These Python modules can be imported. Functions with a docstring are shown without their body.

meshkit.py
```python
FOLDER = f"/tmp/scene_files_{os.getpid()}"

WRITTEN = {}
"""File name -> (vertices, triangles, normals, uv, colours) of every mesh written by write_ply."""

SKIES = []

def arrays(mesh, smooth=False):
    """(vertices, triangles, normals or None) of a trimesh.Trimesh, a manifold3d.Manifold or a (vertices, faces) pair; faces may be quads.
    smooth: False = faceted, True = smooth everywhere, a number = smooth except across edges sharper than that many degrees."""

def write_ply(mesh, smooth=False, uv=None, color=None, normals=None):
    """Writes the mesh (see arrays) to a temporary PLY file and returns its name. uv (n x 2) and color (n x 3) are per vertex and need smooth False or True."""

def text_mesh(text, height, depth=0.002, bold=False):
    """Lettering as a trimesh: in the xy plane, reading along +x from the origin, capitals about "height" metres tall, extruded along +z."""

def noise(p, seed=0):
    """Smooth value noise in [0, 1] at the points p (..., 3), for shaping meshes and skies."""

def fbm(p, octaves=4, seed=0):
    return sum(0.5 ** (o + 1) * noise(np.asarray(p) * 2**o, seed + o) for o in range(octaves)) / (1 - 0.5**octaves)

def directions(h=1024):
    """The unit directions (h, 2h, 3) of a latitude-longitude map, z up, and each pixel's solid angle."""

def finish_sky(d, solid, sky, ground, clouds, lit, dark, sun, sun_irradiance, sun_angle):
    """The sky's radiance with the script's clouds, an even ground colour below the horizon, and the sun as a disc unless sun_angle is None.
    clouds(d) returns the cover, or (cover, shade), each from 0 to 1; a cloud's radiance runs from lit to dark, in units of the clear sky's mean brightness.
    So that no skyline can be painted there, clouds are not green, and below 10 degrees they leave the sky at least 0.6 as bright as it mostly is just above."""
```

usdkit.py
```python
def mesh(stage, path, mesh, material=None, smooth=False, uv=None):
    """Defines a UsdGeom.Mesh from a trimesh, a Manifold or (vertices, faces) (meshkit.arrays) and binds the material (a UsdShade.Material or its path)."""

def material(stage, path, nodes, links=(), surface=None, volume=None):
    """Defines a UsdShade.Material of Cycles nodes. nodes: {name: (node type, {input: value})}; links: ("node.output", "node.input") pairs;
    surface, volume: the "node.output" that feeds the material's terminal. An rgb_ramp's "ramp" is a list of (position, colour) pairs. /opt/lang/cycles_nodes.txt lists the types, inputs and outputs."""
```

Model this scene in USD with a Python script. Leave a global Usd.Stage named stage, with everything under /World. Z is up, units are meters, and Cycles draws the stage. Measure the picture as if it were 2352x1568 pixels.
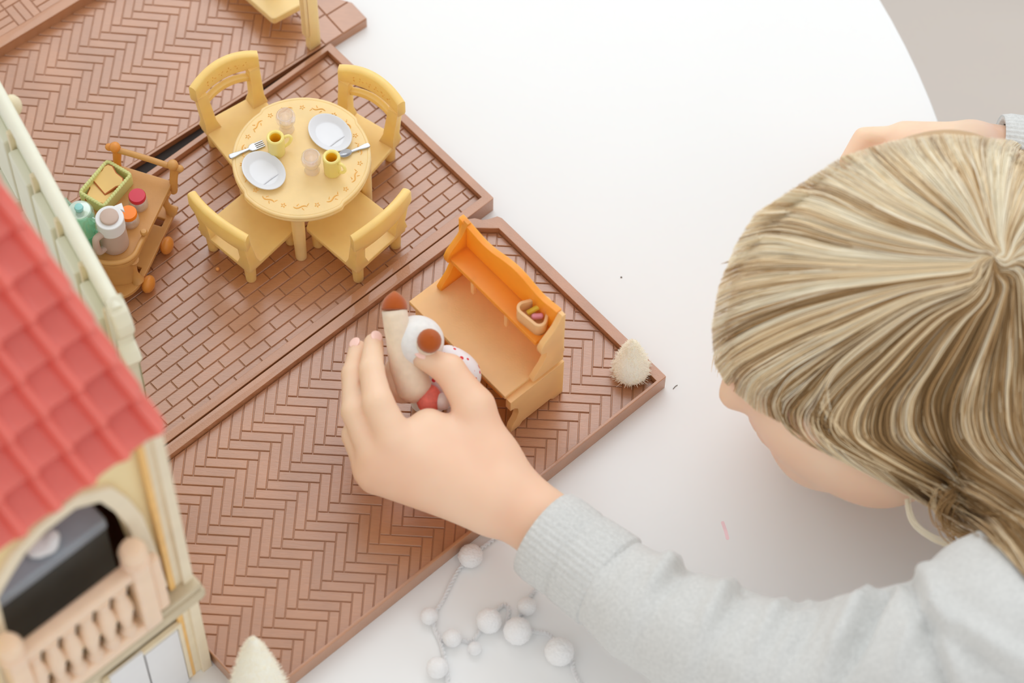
import math, random, numpy as np, trimesh, usdkit
import manifold3d as m3
from shapely.geometry import Polygon, box as sbox, LineString, Point
from shapely.ops import unary_union
from scipy.spatial.transform import Rotation as Ro
from pxr import Usd, UsdGeom, UsdLux, UsdShade, Gf, Sdf, Vt
import meshkit

# lengths below are counted in floor-strip widths; S turns them into metres
S = 0.0056
stage = Usd.Stage.CreateInMemory()
UsdGeom.Xform.Define(stage, '/World'); UsdGeom.Scope.Define(stage, '/World/Looks')

# ------------------------------------------------------------------ camera
FPX = 6470.78
RC = Ro.from_rotvec([2.63165908, 0.0785175138, -0.00447131395]).as_matrix()   # rows: right, down, forward
EYE = np.array([27.9558272, -123.359958, 238.021998])
cam = UsdGeom.Camera.Define(stage, '/World/camera')
mm = np.eye(4); mm[0, :3] = RC[0]; mm[1, :3] = -RC[1]; mm[2, :3] = -RC[2]; mm[3, :3] = EYE * S
cam.AddTransformOp().Set(Gf.Matrix4d(*mm.ravel().tolist()))
cam.CreateHorizontalApertureAttr(36.0); cam.CreateFocalLengthAttr(36.0 * FPX / 2352)
cam.CreateFStopAttr(5.8); cam.CreateFocusDistanceAttr(270.5 * S)
cam.CreateExposureAttr(0.0)

# ------------------------------------------------------------------ light: a bright window far behind the table, a pale room around it
def world_light(color, strength):
    d = UsdLux.DomeLight.Define(stage, '/World/room_light')
    d.CreateColorAttr(Gf.Vec3f(*color)); d.CreateIntensityAttr(strength)
world_light((1.0, 0.995, 0.985), 0.285)
def window_light(name, pos, target, w, h, color, power):
    L = UsdLux.RectLight.Define(stage, '/World/' + name)
    L.CreateWidthAttr(w * S); L.CreateHeightAttr(h * S); L.CreateColorAttr(Gf.Vec3f(*color)); L.CreateIntensityAttr(power)
    p, t = np.array(pos, float), np.array(target, float)
    z = p - t; z /= np.linalg.norm(z); x = np.cross([0, 0, 1], z); x /= np.linalg.norm(x); y = np.cross(z, x)
    M = np.eye(4); M[0, :3] = x; M[1, :3] = y; M[2, :3] = z; M[3, :3] = p * S
    L.AddTransformOp().Set(Gf.Matrix4d(*M.ravel().tolist()))
window_light('window_light', (34, 178, 194), (15, 15, 0), 220, 156, (0.90, 0.96, 1.0), 1.98)

# ------------------------------------------------------------------ picture measurements -> points in the room
def at(px, py, z=0.0):
    d = RC.T @ np.array([(px - 1176) / FPX, (py - 784) / FPX, 1.0])
    return EYE + (z - EYE[2]) / d[2] * d
def on_plane(px, py, n, c):
    d = RC.T @ np.array([(px - 1176) / FPX, (py - 784) / FPX, 1.0]); n = np.asarray(n, float)
    return EYE + (c - n @ EYE) / (n @ d) * d
def pxw(P):                                   # pixels per unit at a point
    return FPX / ((np.asarray(P) - EYE) @ RC[2])
r2 = math.sqrt(0.5)
Uv = np.array([r2, r2, 0]); Vv = np.array([r2, -r2, 0])
def uvz(u, v, z=0.0): return np.array([(u + v) * r2, (u - v) * r2, z])

# ------------------------------------------------------------------ scene bookkeeping
used = {}
def numbered(parent, name):
    k = (parent, name); n = used.get(k, -1) + 1; used[k] = n
    return name if n == 0 else f'{name}_{n:03d}'
def tag(prim, label=None, cat=None, group=None, kind=None):
    for k, v in (('label', label), ('category', cat), ('group', group), ('kind', kind)):
        if v: prim.SetCustomDataByKey(k, v)
    return prim
ORIGIN = {'/World': np.zeros(3)}
def thing(name, label, cat, loc=(0, 0, 0), rot=0.0, group=None, kind=None):
    path = '/World/' + numbered('/World', name)
    x = UsdGeom.Xform.Define(stage, path)
    x.AddTranslateOp().Set(Gf.Vec3d(*(np.asarray(loc, float) * S).tolist()))
    if rot: x.AddRotateZOp().Set(rot)
    tag(x.GetPrim(), label, cat, group, kind)
    ORIGIN[path] = np.asarray(loc, float)
    return path
def obj(name, mesh, mat, parent='/World', smooth=40, world=False, label=None, cat=None, group=None, kind=None):
    """one Mesh prim; world=True: the mesh is given in room coordinates"""
    path = parent + '/' + numbered(parent, name)
    v, f, n = meshkit.arrays(mesh, smooth)
    if world:
        top = '/'.join(parent.split('/')[:3]); v = v - ORIGIN.get(top, np.zeros(3))
    m = UsdGeom.Mesh.Define(stage, path)
    m.CreatePointsAttr(Vt.Vec3fArray.FromNumpy((v * S).astype(np.float32)))
    m.CreateFaceVertexCountsAttr(Vt.IntArray.FromNumpy(np.full(len(f), 3, np.int32)))
    m.CreateFaceVertexIndicesAttr(Vt.IntArray.FromNumpy(f.astype(np.int32).ravel()))
    m.CreateSubdivisionSchemeAttr('none')
    if n is not None:
        m.CreateNormalsAttr(Vt.Vec3fArray.FromNumpy(n.astype(np.float32))); m.SetNormalsInterpolation('vertex')
    UsdShade.MaterialBindingAPI.Apply(m.GetPrim()).Bind(mat)
    tag(m.GetPrim(), label, cat, group, kind)
    return path
def curves(name, strands, width, mat, parent, kind=None, world=True):
    path = parent + '/' + numbered(parent, name)
    c = UsdGeom.BasisCurves.Define(stage, path)
    c.CreateTypeAttr('linear')
    pts = np.vstack(strands); o = ORIGIN.get('/'.join(parent.split('/')[:3]), np.zeros(3)) if world else 0
    c.CreatePointsAttr(Vt.Vec3fArray.FromNumpy(((pts - o) * S).astype(np.float32)))
    c.CreateCurveVertexCountsAttr(Vt.IntArray.FromNumpy(np.array([len(s) for s in strands], np.int32)))
    if np.ndim(width) == 0:
        wd = np.concatenate([width * np.interp(np.linspace(0, 1, len(s)), [0, .1, .6, 1], [.6, 1, 1, .25]) for s in strands])
    else:
        wd = np.concatenate([w * np.interp(np.linspace(0, 1, len(s)), [0, .1, .6, 1], [.6, 1, 1, .25]) for s, w in zip(strands, width)])
    c.CreateWidthsAttr(Vt.FloatArray.FromNumpy((wd * S).astype(np.float32))); c.SetWidthsInterpolation('vertex')
    UsdShade.MaterialBindingAPI.Apply(c.GetPrim()).Bind(mat)
    if kind: tag(c.GetPrim(), kind=kind)
    return path
def copy_of(src, loc, rot, label=None, group=None):
    """the same thing again, at another place"""
    p = stage.GetPrimAtPath(src); was = p.GetCustomData(); base = src.split('/')[-1].rstrip('0123456789').rstrip('_')
    path = '/World/' + numbered('/World', base)
    x = UsdGeom.Xform.Define(stage, path)
    x.GetPrim().GetReferences().AddInternalReference(Sdf.Path(src))
    x.ClearXformOpOrder()
    x.AddTranslateOp().Set(Gf.Vec3d(*(np.asarray(loc, float) * S).tolist()))
    x.AddRotateZOp().Set(rot)
    x.GetPrim().SetInstanceable(True)
    tag(x.GetPrim(), label or was['label'], was['category'], group or was.get('group'))
    return path

# ------------------------------------------------------------------ mesh helpers
def lin(c):
    c = np.asarray(c, float) / 255.0
    return tuple(np.where(c <= 0.04045, c / 12.92, ((c + 0.055) / 1.055) ** 2.4).tolist())
def tm(m):
    if isinstance(m, trimesh.Trimesh): return m
    v, f, _ = meshkit.arrays(m); return trimesh.Trimesh(v, f, process=False)
def join(*ms): return trimesh.util.concatenate([tm(m) for m in ms])
def rbox(lo, hi, r=0.1, seg=8):
    lo, hi = np.asarray(lo, float), np.asarray(hi, float); r = min(r, *((hi - lo) / 2.001))
    s = m3.Manifold.sphere(r, seg)
    return m3.Manifold.batch_hull([s.translate((x, y, z)) for x in (lo[0] + r, hi[0] - r) for y in (lo[1] + r, hi[1] - r) for z in (lo[2] + r, hi[2] - r)])
def cs(poly):
    polys = poly.geoms if hasattr(poly, 'geoms') else [poly]
    rings = []
    for p in polys:
        p = p.buffer(0) if not p.is_valid else p
        q = Polygon(p.exterior).exterior.coords; rings.append(np.array(q)[:-1, :2])
        for h in p.interiors: rings.append(np.array(h.coords)[:-1, :2])
    return m3.CrossSection(rings, m3.FillRule.EvenOdd)
def prism(poly, z0, z1, bev=0.0):
    """upright solid on a flat outline; bev rounds its upper and lower edges"""
    if hasattr(poly, 'geoms'): return join(*[prism(g, z0, z1, bev) for g in poly.geoms])
    from shapely.geometry.polygon import orient
    poly = orient(poly, 1.0)
    prof = [(0, z0), (0, z1)] if bev <= 0 else [(bev, z0), (0.3 * bev, z0 + 0.3 * bev), (0, z0 + bev), (0, z1 - bev), (0.3 * bev, z1 - 0.3 * bev), (bev, z1)]
    V, F, n0, tops = [], [], 0, []
    for ring in [poly.exterior, *poly.interiors]:
        P = np.array(ring.coords)[:-1, :2]; n = len(P)
        e = np.roll(P, -1, 0) - P; e /= np.linalg.norm(e, axis=1, keepdims=True) + 1e-12
        nr = np.c_[-e[:, 1], e[:, 0]]; m = nr + np.roll(nr, 1, 0); m /= np.maximum((m * nr).sum(1, keepdims=True), 0.35)
        for d, z in prof: V.append(np.c_[P + m * d, np.full(n, z)])
        for i in range(len(prof) - 1):
            q, w = n0 + i * n + np.arange(n), n0 + i * n + (np.arange(n) + 1) % n
            F += [np.c_[q, w, w + n], np.c_[q, w + n, q + n]]
        n0 += n * len(prof); tops.append(P + m * prof[0][0])
    cap = Polygon(tops[0], tops[1:])
    cv, cf = trimesh.creation.triangulate_polygon(cap, engine='earcut')
    t = cv[cf]; cr = (t[:, 1, 0] - t[:, 0, 0]) * (t[:, 2, 1] - t[:, 0, 1]) - (t[:, 1, 1] - t[:, 0, 1]) * (t[:, 2, 0] - t[:, 0, 0])
    cf = np.where((cr < 0)[:, None], cf[:, ::-1], cf)
    V += [np.c_[cv, np.full(len(cv), z1)], np.c_[cv, np.full(len(cv), z0)]]
    F += [cf + n0, cf[:, ::-1] + n0 + len(cv)]
    m = trimesh.Trimesh(np.vstack(V), np.vstack(F), process=False); m.merge_vertices(digits_vertex=6); return m
def frame_prism(poly, o, ex, ey, d, bev=0.0):
    """flat outline in the plane (o; ex, ey), given thickness d along ex x ey"""
    ex, ey = np.asarray(ex, float), np.asarray(ey, float); ez = np.cross(ex, ey)
    t = tm(prism(poly, 0, d, bev)); M = np.eye(4); M[:3, 0] = ex; M[:3, 1] = ey; M[:3, 2] = ez; M[:3, 3] = o
    t.apply_transform(M); return t
def lathe(profile, n=40, c=(0, 0, 0)):
    pr = np.asarray(profile, float); a = np.linspace(0, 2 * np.pi, n, endpoint=False)
    v = np.concatenate([np.c_[r * np.cos(a), r * np.sin(a), np.full(n, z)] for r, z in pr])
    f = []
    for i in range(len(pr) - 1):
        b, d = i * n + np.arange(n), i * n + (np.arange(n) + 1) % n
        f.append(np.c_[b, d, d + n]); f.append(np.c_[b, d + n, b + n])
    m = trimesh.Trimesh(v + np.asarray(c, float), np.vstack(f), process=False)
    m.merge_vertices(); m.update_faces(m.nondegenerate_faces()); return m
def tube(path, r, n=10, caps=True):
    P = np.asarray(path, float); k = len(P); r = np.broadcast_to(np.asarray(r, float), (k,))
    T = np.gradient(P, axis=0); T /= np.linalg.norm(T, axis=1, keepdims=True) + 1e-12
    a0 = np.array([0, 0, 1.0]) if abs(T[0][2]) < 0.9 else np.array([1.0, 0, 0])
    N = np.cross(T[0], a0); N /= np.linalg.norm(N); ring = []
    a = np.linspace(0, 2 * np.pi, n, endpoint=False)
    for i in range(k):
        N = N - T[i] * (N @ T[i]); N /= np.linalg.norm(N); B = np.cross(T[i], N)
        ring.append(P[i] + r[i] * (np.outer(np.cos(a), N) + np.outer(np.sin(a), B)))
    v = np.vstack(ring); f = []
    for i in range(k - 1):
        b, d = i * n + np.arange(n), i * n + (np.arange(n) + 1) % n
        f.append(np.c_[b, d, d + n]); f.append(np.c_[b, d + n, b + n])
    if caps:
        v = np.vstack([v, P[:1], P[-1:]]); i0, i1 = len(v) - 2, len(v) - 1; b = np.arange(n); d = (b + 1) % n
        f.append(np.c_[np.full(n, i0), d, b]); f.append(np.c_[np.full(n, i1), b + (k - 1) * n, d + (k - 1) * n])
    return trimesh.Trimesh(v, np.vstack(f), process=False)
def spline(pts, n=24):
    P = np.asarray(pts, float); d = np.r_[0, np.cumsum(np.linalg.norm(np.diff(P, axis=0), axis=1))]
    from scipy.interpolate import CubicSpline, PchipInterpolator
    return PchipInterpolator(d, P)(np.linspace(0, d[-1], n)) if len(P) > 2 else np.linspace(P[0], P[-1], n)
def cap_hull(chain, seg=14):
    """rounded limb through (point, radius) pairs"""
    out = None
    for (a, ra), (b, rb) in zip(chain[:-1], chain[1:]):
        h = m3.Manifold.batch_hull([m3.Manifold.sphere(ra, seg).translate(tuple(a)), m3.Manifold.sphere(rb, seg).translate(tuple(b))])
        out = h if out is None else out + h
    return out
def ball(c, r, sub=3):
    m = trimesh.creation.icosphere(sub, 1.0); m.apply_scale(np.broadcast_to(np.asarray(r, float), 3)); m.apply_translation(np.asarray(c, float)); return m
def surfnet(sdf, lo, hi, h):
    """the zero surface of a distance function on a grid of step h"""
    ax = [np.arange(l, u + h, h) for l, u in zip(lo, hi)]
    n = [len(a) for a in ax]
    D = np.empty(n, np.float32)
    for i, x in enumerate(ax[0]):
        Y, Z = np.meshgrid(ax[1], ax[2], indexing='ij')
        D[i] = sdf(np.stack([np.full_like(Y, x), Y, Z], -1).reshape(-1, 3)).reshape(Y.shape)
    I = D < 0; c = [slice(0, -1), slice(1, None)]
    tot = np.zeros([k - 1 for k in n] + [3]); cnt = np.zeros([k - 1 for k in n])
    corner = lambda a, b, d: (c[a], c[b], c[d])
    for axis in range(3):
        for p in (0, 1):
            for q in (0, 1):
                a, b = [p, q], [p, q]; a.insert(axis, 0); b.insert(axis, 1)
                d0, d1 = D[corner(*a)], D[corner(*b)]; x = (d0 < 0) != (d1 < 0)
                t = np.where(x, d0 / np.where(x, d0 - d1, 1), 0)
                off = np.zeros(tot.shape); o = [p, q]; o.insert(axis, 0)
                for k in range(3): off[..., k] = o[k] if k != axis else t
                tot += off * x[..., None]; cnt += x
    act = cnt > 0; idx = np.full(act.shape, -1); idx[act] = np.arange(act.sum())
    w = np.argwhere(act); v = np.array(lo) + h * (w + tot[act] / cnt[act][:, None]); F = []
    for axis in range(3):
        a = [slice(1, -1)] * 3; b = [slice(1, -1)] * 3; a[axis] = slice(0, -1); b[axis] = slice(1, None)
        i0, i1 = I[tuple(a)], I[tuple(b)]; e = np.argwhere(i0 != i1); s = i0[tuple(e.T)]
        e = e + 1; e[:, axis] -= 1; o = [k for k in range(3) if k != axis]
        def cell(da, db):
            q = e.copy(); q[:, o[0]] -= da; q[:, o[1]] -= db; return idx[tuple(q.T)]
        A, B, Cc, Dd = cell(0, 0), cell(1, 0), cell(1, 1), cell(0, 1)
        flip = s if axis != 1 else ~s
        q1 = np.where(flip[:, None], np.c_[A, B, Cc], np.c_[A, Cc, B]); q2 = np.where(flip[:, None], np.c_[A, Cc, Dd], np.c_[A, Dd, Cc])
        F += [q1, q2]
    m = trimesh.Trimesh(v, np.vstack(F), process=False)
    if m.volume < 0: m.invert()
    return m
def sd_cone(p, a, b, ra, rb):
    a, b = np.asarray(a, float), np.asarray(b, float); ab = b - a
    t = np.clip(((p - a) @ ab) / (ab @ ab), 0, 1)
    return np.linalg.norm(p - a - t[:, None] * ab, axis=1) - (ra + (rb - ra) * t)
def sd_ell(p, c, r, M=None):
    q = p - np.asarray(c, float)
    if M is not None: q = q @ np.asarray(M).T
    r = np.asarray(r, float); k0 = np.linalg.norm(q / r, axis=1); k1 = np.linalg.norm(q / r ** 2, axis=1)
    return k0 * (k0 - 1) / np.maximum(k1, 1e-9)
def smin(a, b, k):
    h = np.maximum(k - np.abs(a - b), 0) / k
    return np.minimum(a, b) - h * h * k * 0.25

# ------------------------------------------------------------------ materials
MAT = {}
def plastic(name, rgb, rough=0.42, spec=0.5, sss=0.0, bev=0.0, var=0.06, scale=120, bump=0.0, bscale=900, trans=0.0, sheen=0.0, metal=0.0, coat=0.0, aniso=None, srad=(1, 0.55, 0.3), sscale=0.004):
    c = np.array(lin(rgb)); a, b = c * (1 - var), np.minimum(c * (1 + var), 1)
    nodes = {'tc': ('texture_coordinate', {}), 'n': ('noise_texture', {'scale': float(scale), 'detail': 3.0}),
             'r': ('rgb_ramp', {'ramp': [(0.3, tuple(a)), (0.7, tuple(b))]}),
             'p': ('principled_bsdf', {'roughness': rough, 'specular_ior_level': spec, 'subsurface_weight': sss, 'subsurface_scale': sscale, 'subsurface_radius': srad,
                                       'transmission_weight': trans, 'sheen_weight': sheen, 'metallic': metal, 'coat_weight': coat})}
    links = [('n.fac', 'r.fac'), ('r.color', 'p.base_color')]
    if aniso:                                           # stretched grain: rotation (degrees), scale triple
        nodes['mp'] = ('mapping', {'rotation': (0, 0, math.radians(aniso[0])), 'scale': aniso[1]})
        links += [('tc.object', 'mp.vector'), ('mp.vector', 'n.vector')]
    else: links += [('tc.object', 'n.vector')]
    if bump:
        nodes['bn'] = ('noise_texture', {'scale': float(bscale), 'detail': 4.0, 'roughness': 0.6}); nodes['b'] = ('bump', {'strength': bump, 'distance': 0.0006})
        links += [(('mp.vector' if aniso else 'tc.object'), 'bn.vector'), ('bn.fac', 'b.height'), ('b.normal', 'p.normal')]
    MAT[name] = usdkit.material(stage, '/World/Looks/' + name, nodes, links, surface='p.BSDF')
    return MAT[name]
# ------------------------------------------------------------------ the setting: floor of the room and the round white table
M = MAT
def strip_mat(name, rgb, ang, rough=0.32):
    c = np.array(lin(rgb))
    nodes = {'tc': ('texture_coordinate', {}), 'mp': ('mapping', {'rotation': (0, 0, math.radians(-ang)), 'scale': (60, 620, 60)}),
             'n': ('noise_texture', {'scale': 3.0, 'detail': 3.0, 'distortion': 0.8}), 'big': ('noise_texture', {'scale': 34.0, 'detail': 2.0}),
             'r': ('rgb_ramp', {'ramp': [(0.3, tuple(c * 0.93)), (0.7, tuple(np.minimum(c * 1.06, 1)))]}),
             'r2': ('rgb_ramp', {'ramp': [(0.36, (0.90, 0.875, 0.85)), (0.66, (1.04, 1.035, 1.03))]}),
             'mx': ('mix', {'mix_type': 'multiply', 'fac': 1.0}), 'b': ('bump', {'strength': 0.34, 'distance': 0.0003}),
             'p': ('principled_bsdf', {'roughness': rough, 'specular_ior_level': 1.0, 'coat_weight': 1.0, 'coat_roughness': 0.24})}
    links = [('tc.object', 'mp.vector'), ('mp.vector', 'n.vector'), ('tc.object', 'big.vector'), ('n.fac', 'r.fac'), ('big.fac', 'r2.fac'),
             ('r.color', 'mx.color1'), ('r2.color', 'mx.color2'), ('mx.color', 'p.base_color'), ('n.fac', 'b.height'), ('b.normal', 'p.normal')]
    M[name] = usdkit.material(stage, '/World/Looks/' + name, nodes, links, surface='p.BSDF'); return M[name]
BROWN = (180, 122, 80)
plastic('tray_brown', BROWN, rough=0.32, spec=1.0, coat=0.5, var=0.10, scale=60, bump=0.25, bscale=1500)
for k, f in enumerate((0.985, 1.0, 1.015)):
    c = tuple(min(255, x * f) for x in BROWN)
    strip_mat(f'strip_x{k}', c, 0); strip_mat(f'strip_y{k}', c, 90); strip_mat(f'strip_u{k}', c, 45)
plastic('table_white', (240, 241, 241), rough=0.5, spec=0.4, var=0.008, scale=8)
plastic('room_floor', (205, 196, 188), rough=0.6, var=0.05, scale=1.5, aniso=(20, (1, 6, 1)))

TZ = -1.4                                     # table surface
obj('floor', trimesh.creation.box(extents=(900, 900, 4)).apply_translation((20, 20, TZ - 131 - 2)), M['room_floor'], smooth=False, kind='structure')
tab = thing('round_table', 'large round white table that everything in the picture stands on', 'table', (-21.2, 13.6, TZ - 131))
obj('table_top', lathe([(0, 127.5), (89.2, 127.5), (89.9, 128), (90, 129), (90, 130.2), (89.7, 130.8), (89, 131), (0, 131)], 160), M['table_white'], tab)
obj('table_leg', lathe([(0, 0), (38, 0), (38, 2), (8, 5), (6, 20), (6, 120), (14, 127.5), (0, 127.5)], 48), M['table_white'], tab)

# ------------------------------------------------------------------ toy floor boards with single strips
rng = random.Random(4)
def strip_solid(poly, zt=0.0, depth=0.25, gap=0.09, bev=0.05):
    a = poly.buffer(-gap / 2, join_style=2)
    if a.is_empty or a.area < 0.02: return None
    if hasattr(a, 'geoms'): a = max(a.geoms, key=lambda g: g.area)
    b = a.buffer(-bev, join_style=2)
    if hasattr(b, 'geoms'): b = max(b.geoms, key=lambda g: g.area)
    if b.is_empty: b = a.buffer(-0.02)
    if b.is_empty: return None
    p, q = np.array(a.exterior.coords)[:-1], np.array(b.exterior.coords)[:-1]
    return trimesh.Trimesh(np.r_[np.c_[p, np.full(len(p), zt - depth)], np.c_[p, np.full(len(p), zt - bev)], np.c_[q, np.full(len(q), zt)]]).convex_hull
HIDE = Polygon([(0, -200), (0, 250), (-400, 250), (-400, -200)])      # only used to rank strips by how much shows
def lay_strips(parent, cells, region, name='floor_strip', zt=0.0):
    """cells: (polygon, material family); the 300 largest in the picture become parts, the rest one part"""
    got = []
    for poly, fam in cells:
        q = poly.intersection(region)
        if q.is_empty or q.geom_type != 'Polygon' or q.area < 0.12: continue
        if fam[0] == 'u': pass
        m = strip_solid(q, zt + rng.uniform(-0.015, 0.015))
        if m is None: continue
        c = np.array([*q.centroid.coords[0], zt]); d = (c - EYE) @ RC.T
        x, y = 1176 + FPX * d[0] / d[2], 784 + FPX * d[1] / d[2]
        out = max(0, -x, x - 2352, -y, y - 1568)
        got.append((q.area - out * 0.1 + (-5 if x < 395 and y > 900 else 0), m, fam))
    got.sort(key=lambda t: -t[0])
    for a, m, fam in got[:300]:
        obj(name, m, M[f'strip_{fam}{rng.randrange(3)}'], parent, smooth=False, world=True)
    rest = [m for a, m, fam in got[300:] if a > -60]
    if rest: obj('more_floor_strips', join(*rest), M['strip_x1'], parent, smooth=False, world=True, kind='stuff')
def herringbone(ox, oy, s, ang, n):
    """strips 4 x 1 in herringbone; lattice origin, size, turn (degrees)"""
    c, sn = math.cos(math.radians(ang)), math.sin(math.radians(ang)); out = []
    def P(i, j): return (ox + s * (i * c + j * sn), oy + s * (i * sn - j * c))
    for j in range(-n, n):
        for m in range(-n // 6, n // 6):
            x0 = -j + 8 * m
            if abs(x0) < n: out.append((Polygon([P(x0, j), P(x0 + 4, j), P(x0 + 4, j + 1), P(x0, j + 1)]), 'x'))
            y0 = -j + 4 + 8 * m                      # column j, rows y0..y0+4
            if abs(y0) < n: out.append((Polygon([P(j, y0), P(j + 1, y0), P(j + 1, y0 + 4), P(j, y0 + 4)]), 'y'))
    return out
def uvpoly(pts): return Polygon([tuple(uvz(u, v)[:2]) for u, v in pts])
def fillet(poly, r): return poly.buffer(-r, join_style=1).buffer(2 * r, join_style=1).buffer(-r, join_style=1)

# board under the writing desk
C_out = uvpoly([(-19.4, -3.12), (28.6, -3.12), (29.2, -2.75), (29.6, -2.1), (30.2, -1.75), (31.0, -1.45), (31.2, -1.0), (31.2, 22.75), (-19.4, 22.75)])
C_in = uvpoly([(-19.2, -2.05), (27.9, -2.05), (28.4, -1.9), (29.6, -0.75), (30.15, -0.3), (30.15, 22.42), (-19.2, 22.42)])
tc = thing('toy_floor_board', 'brown toy floor tray with herringbone strips under the orange writing desk', 'toy floor', uvz(6, 10, TZ))
obj('tray_base', join(prism(fillet(C_out, 0.15).difference(C_in), TZ, 0.8, 0.07), prism(C_out.buffer(-0.3), TZ + 0.05, -0.13)), M['tray_brown'], tc, world=True, smooth=30)
lay_strips(tc, herringbone(0, 0, 1.0, 0, 60), C_in)

# board under the dining table: running bond
B_out = uvpoly([(-16, -28.3), (32.0, -28.3), (32.15, -3.22), (-16, -3.30)])
B_in = uvpoly([(-15.5, -27.75), (31.15, -27.75), (31.3, -4.15), (-15.5, -4.2)])
tb = thing('toy_floor_board', 'brown toy floor tray with brick-bond strips under the yellow dining table', 'toy floor', uvz(8, -16, TZ))
obj('tray_base', join(prism(fillet(B_out, 0.18).difference(B_in), TZ, 0.8, 0.07), prism(B_out.buffer(-0.3), TZ + 0.05, -0.13)), M['tray_brown'], tb, world=True, smooth=30)
cells = []
for k in range(-1, 21):
    v1 = -5.07 - 1.195 * k; v0 = v1 - 1.195
    for i in range(-10, 20):
        u0 = 24.16 + 3.185 * (i - 6) + (1.6 if k % 2 else 0)
        cells.append((uvpoly([(u0, v0), (u0 + 3.185, v0), (u0 + 3.185, v1), (u0, v1)]), 'u'))
lay_strips(tb, cells, B_in)

# board at the top left, a little askew
def A(e, d):                                   # along its lower edge, and away from it
    t = math.radians(-3.3); a = np.array([math.cos(t), -math.sin(t)]); b = np.array([-math.sin(t), -math.cos(t)])
    q = np.array([29.16, -29.06]) + e * a + d * b
    return tuple(uvz(q[0], q[1])[:2])
A_out = Polygon([A(-44, 0), A(8.0, 0), A(8.0, 2.6), A(5.8, 6.0), A(5.8, 24), A(-44, 24)])
A_in = Polygon([A(-43.6, .28), A(2.6, .28), A(2.6, 23.6), A(-43.6, 23.6)])
ta = thing('toy_floor_board', 'brown toy house floor with herringbone strips at the far upper left, behind the black gap', 'toy floor', (*A(-10, 10), TZ))
obj('tray_base', join(prism(fillet(A_out, 0.15), TZ, -0.12), prism(Polygon([A(-44, 0), A(2.6, 0), A(2.6, .28), A(-44, .28)]), -0.2, 0.03, 0.04)), M['tray_brown'], ta, world=True, smooth=30)
plastic('gap_shade_dark', (40, 28, 22), rough=.7)
obj('hinge_strip', prism(Polygon([A(-44, -.02), A(3.4, -.02), tuple(uvz(31.5, -28.32)[:2]), tuple(uvz(-16, -28.32)[:2])]), TZ, -.75), M['gap_shade_dark'], ta, world=True, smooth=False, label='added dark strip painting the shade in the gap between the two boards')  # near-black strip added to paint the shade in the gap between boards
lay_strips(ta, herringbone(-24.18, 40.2, 0.968, -1.8, 62), A_in)
for e0, e1, d0, d1 in ((2.6, 4.9, 0, 3.1), (2.6, 4.9, 3.1, 6.6), (4.9, 8.0, 0, 2.9), (4.9, 8.0, 2.9, 6.2), (2.6, 4.9, 6.6, 12), (4.9, 5.8, 6.2, 12)):
    q = Polygon([A(e0, d0), A(e1, d0), A(e1, d1), A(e0, d1)]).intersection(fillet(A_out, .15))
    if q.geom_type == 'Polygon' and q.area > 0.2: obj('large_floor_tile', strip_solid(q, 0.03, .3, .10, .05), M['strip_u1'], ta, smooth=False, world=True)
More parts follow.
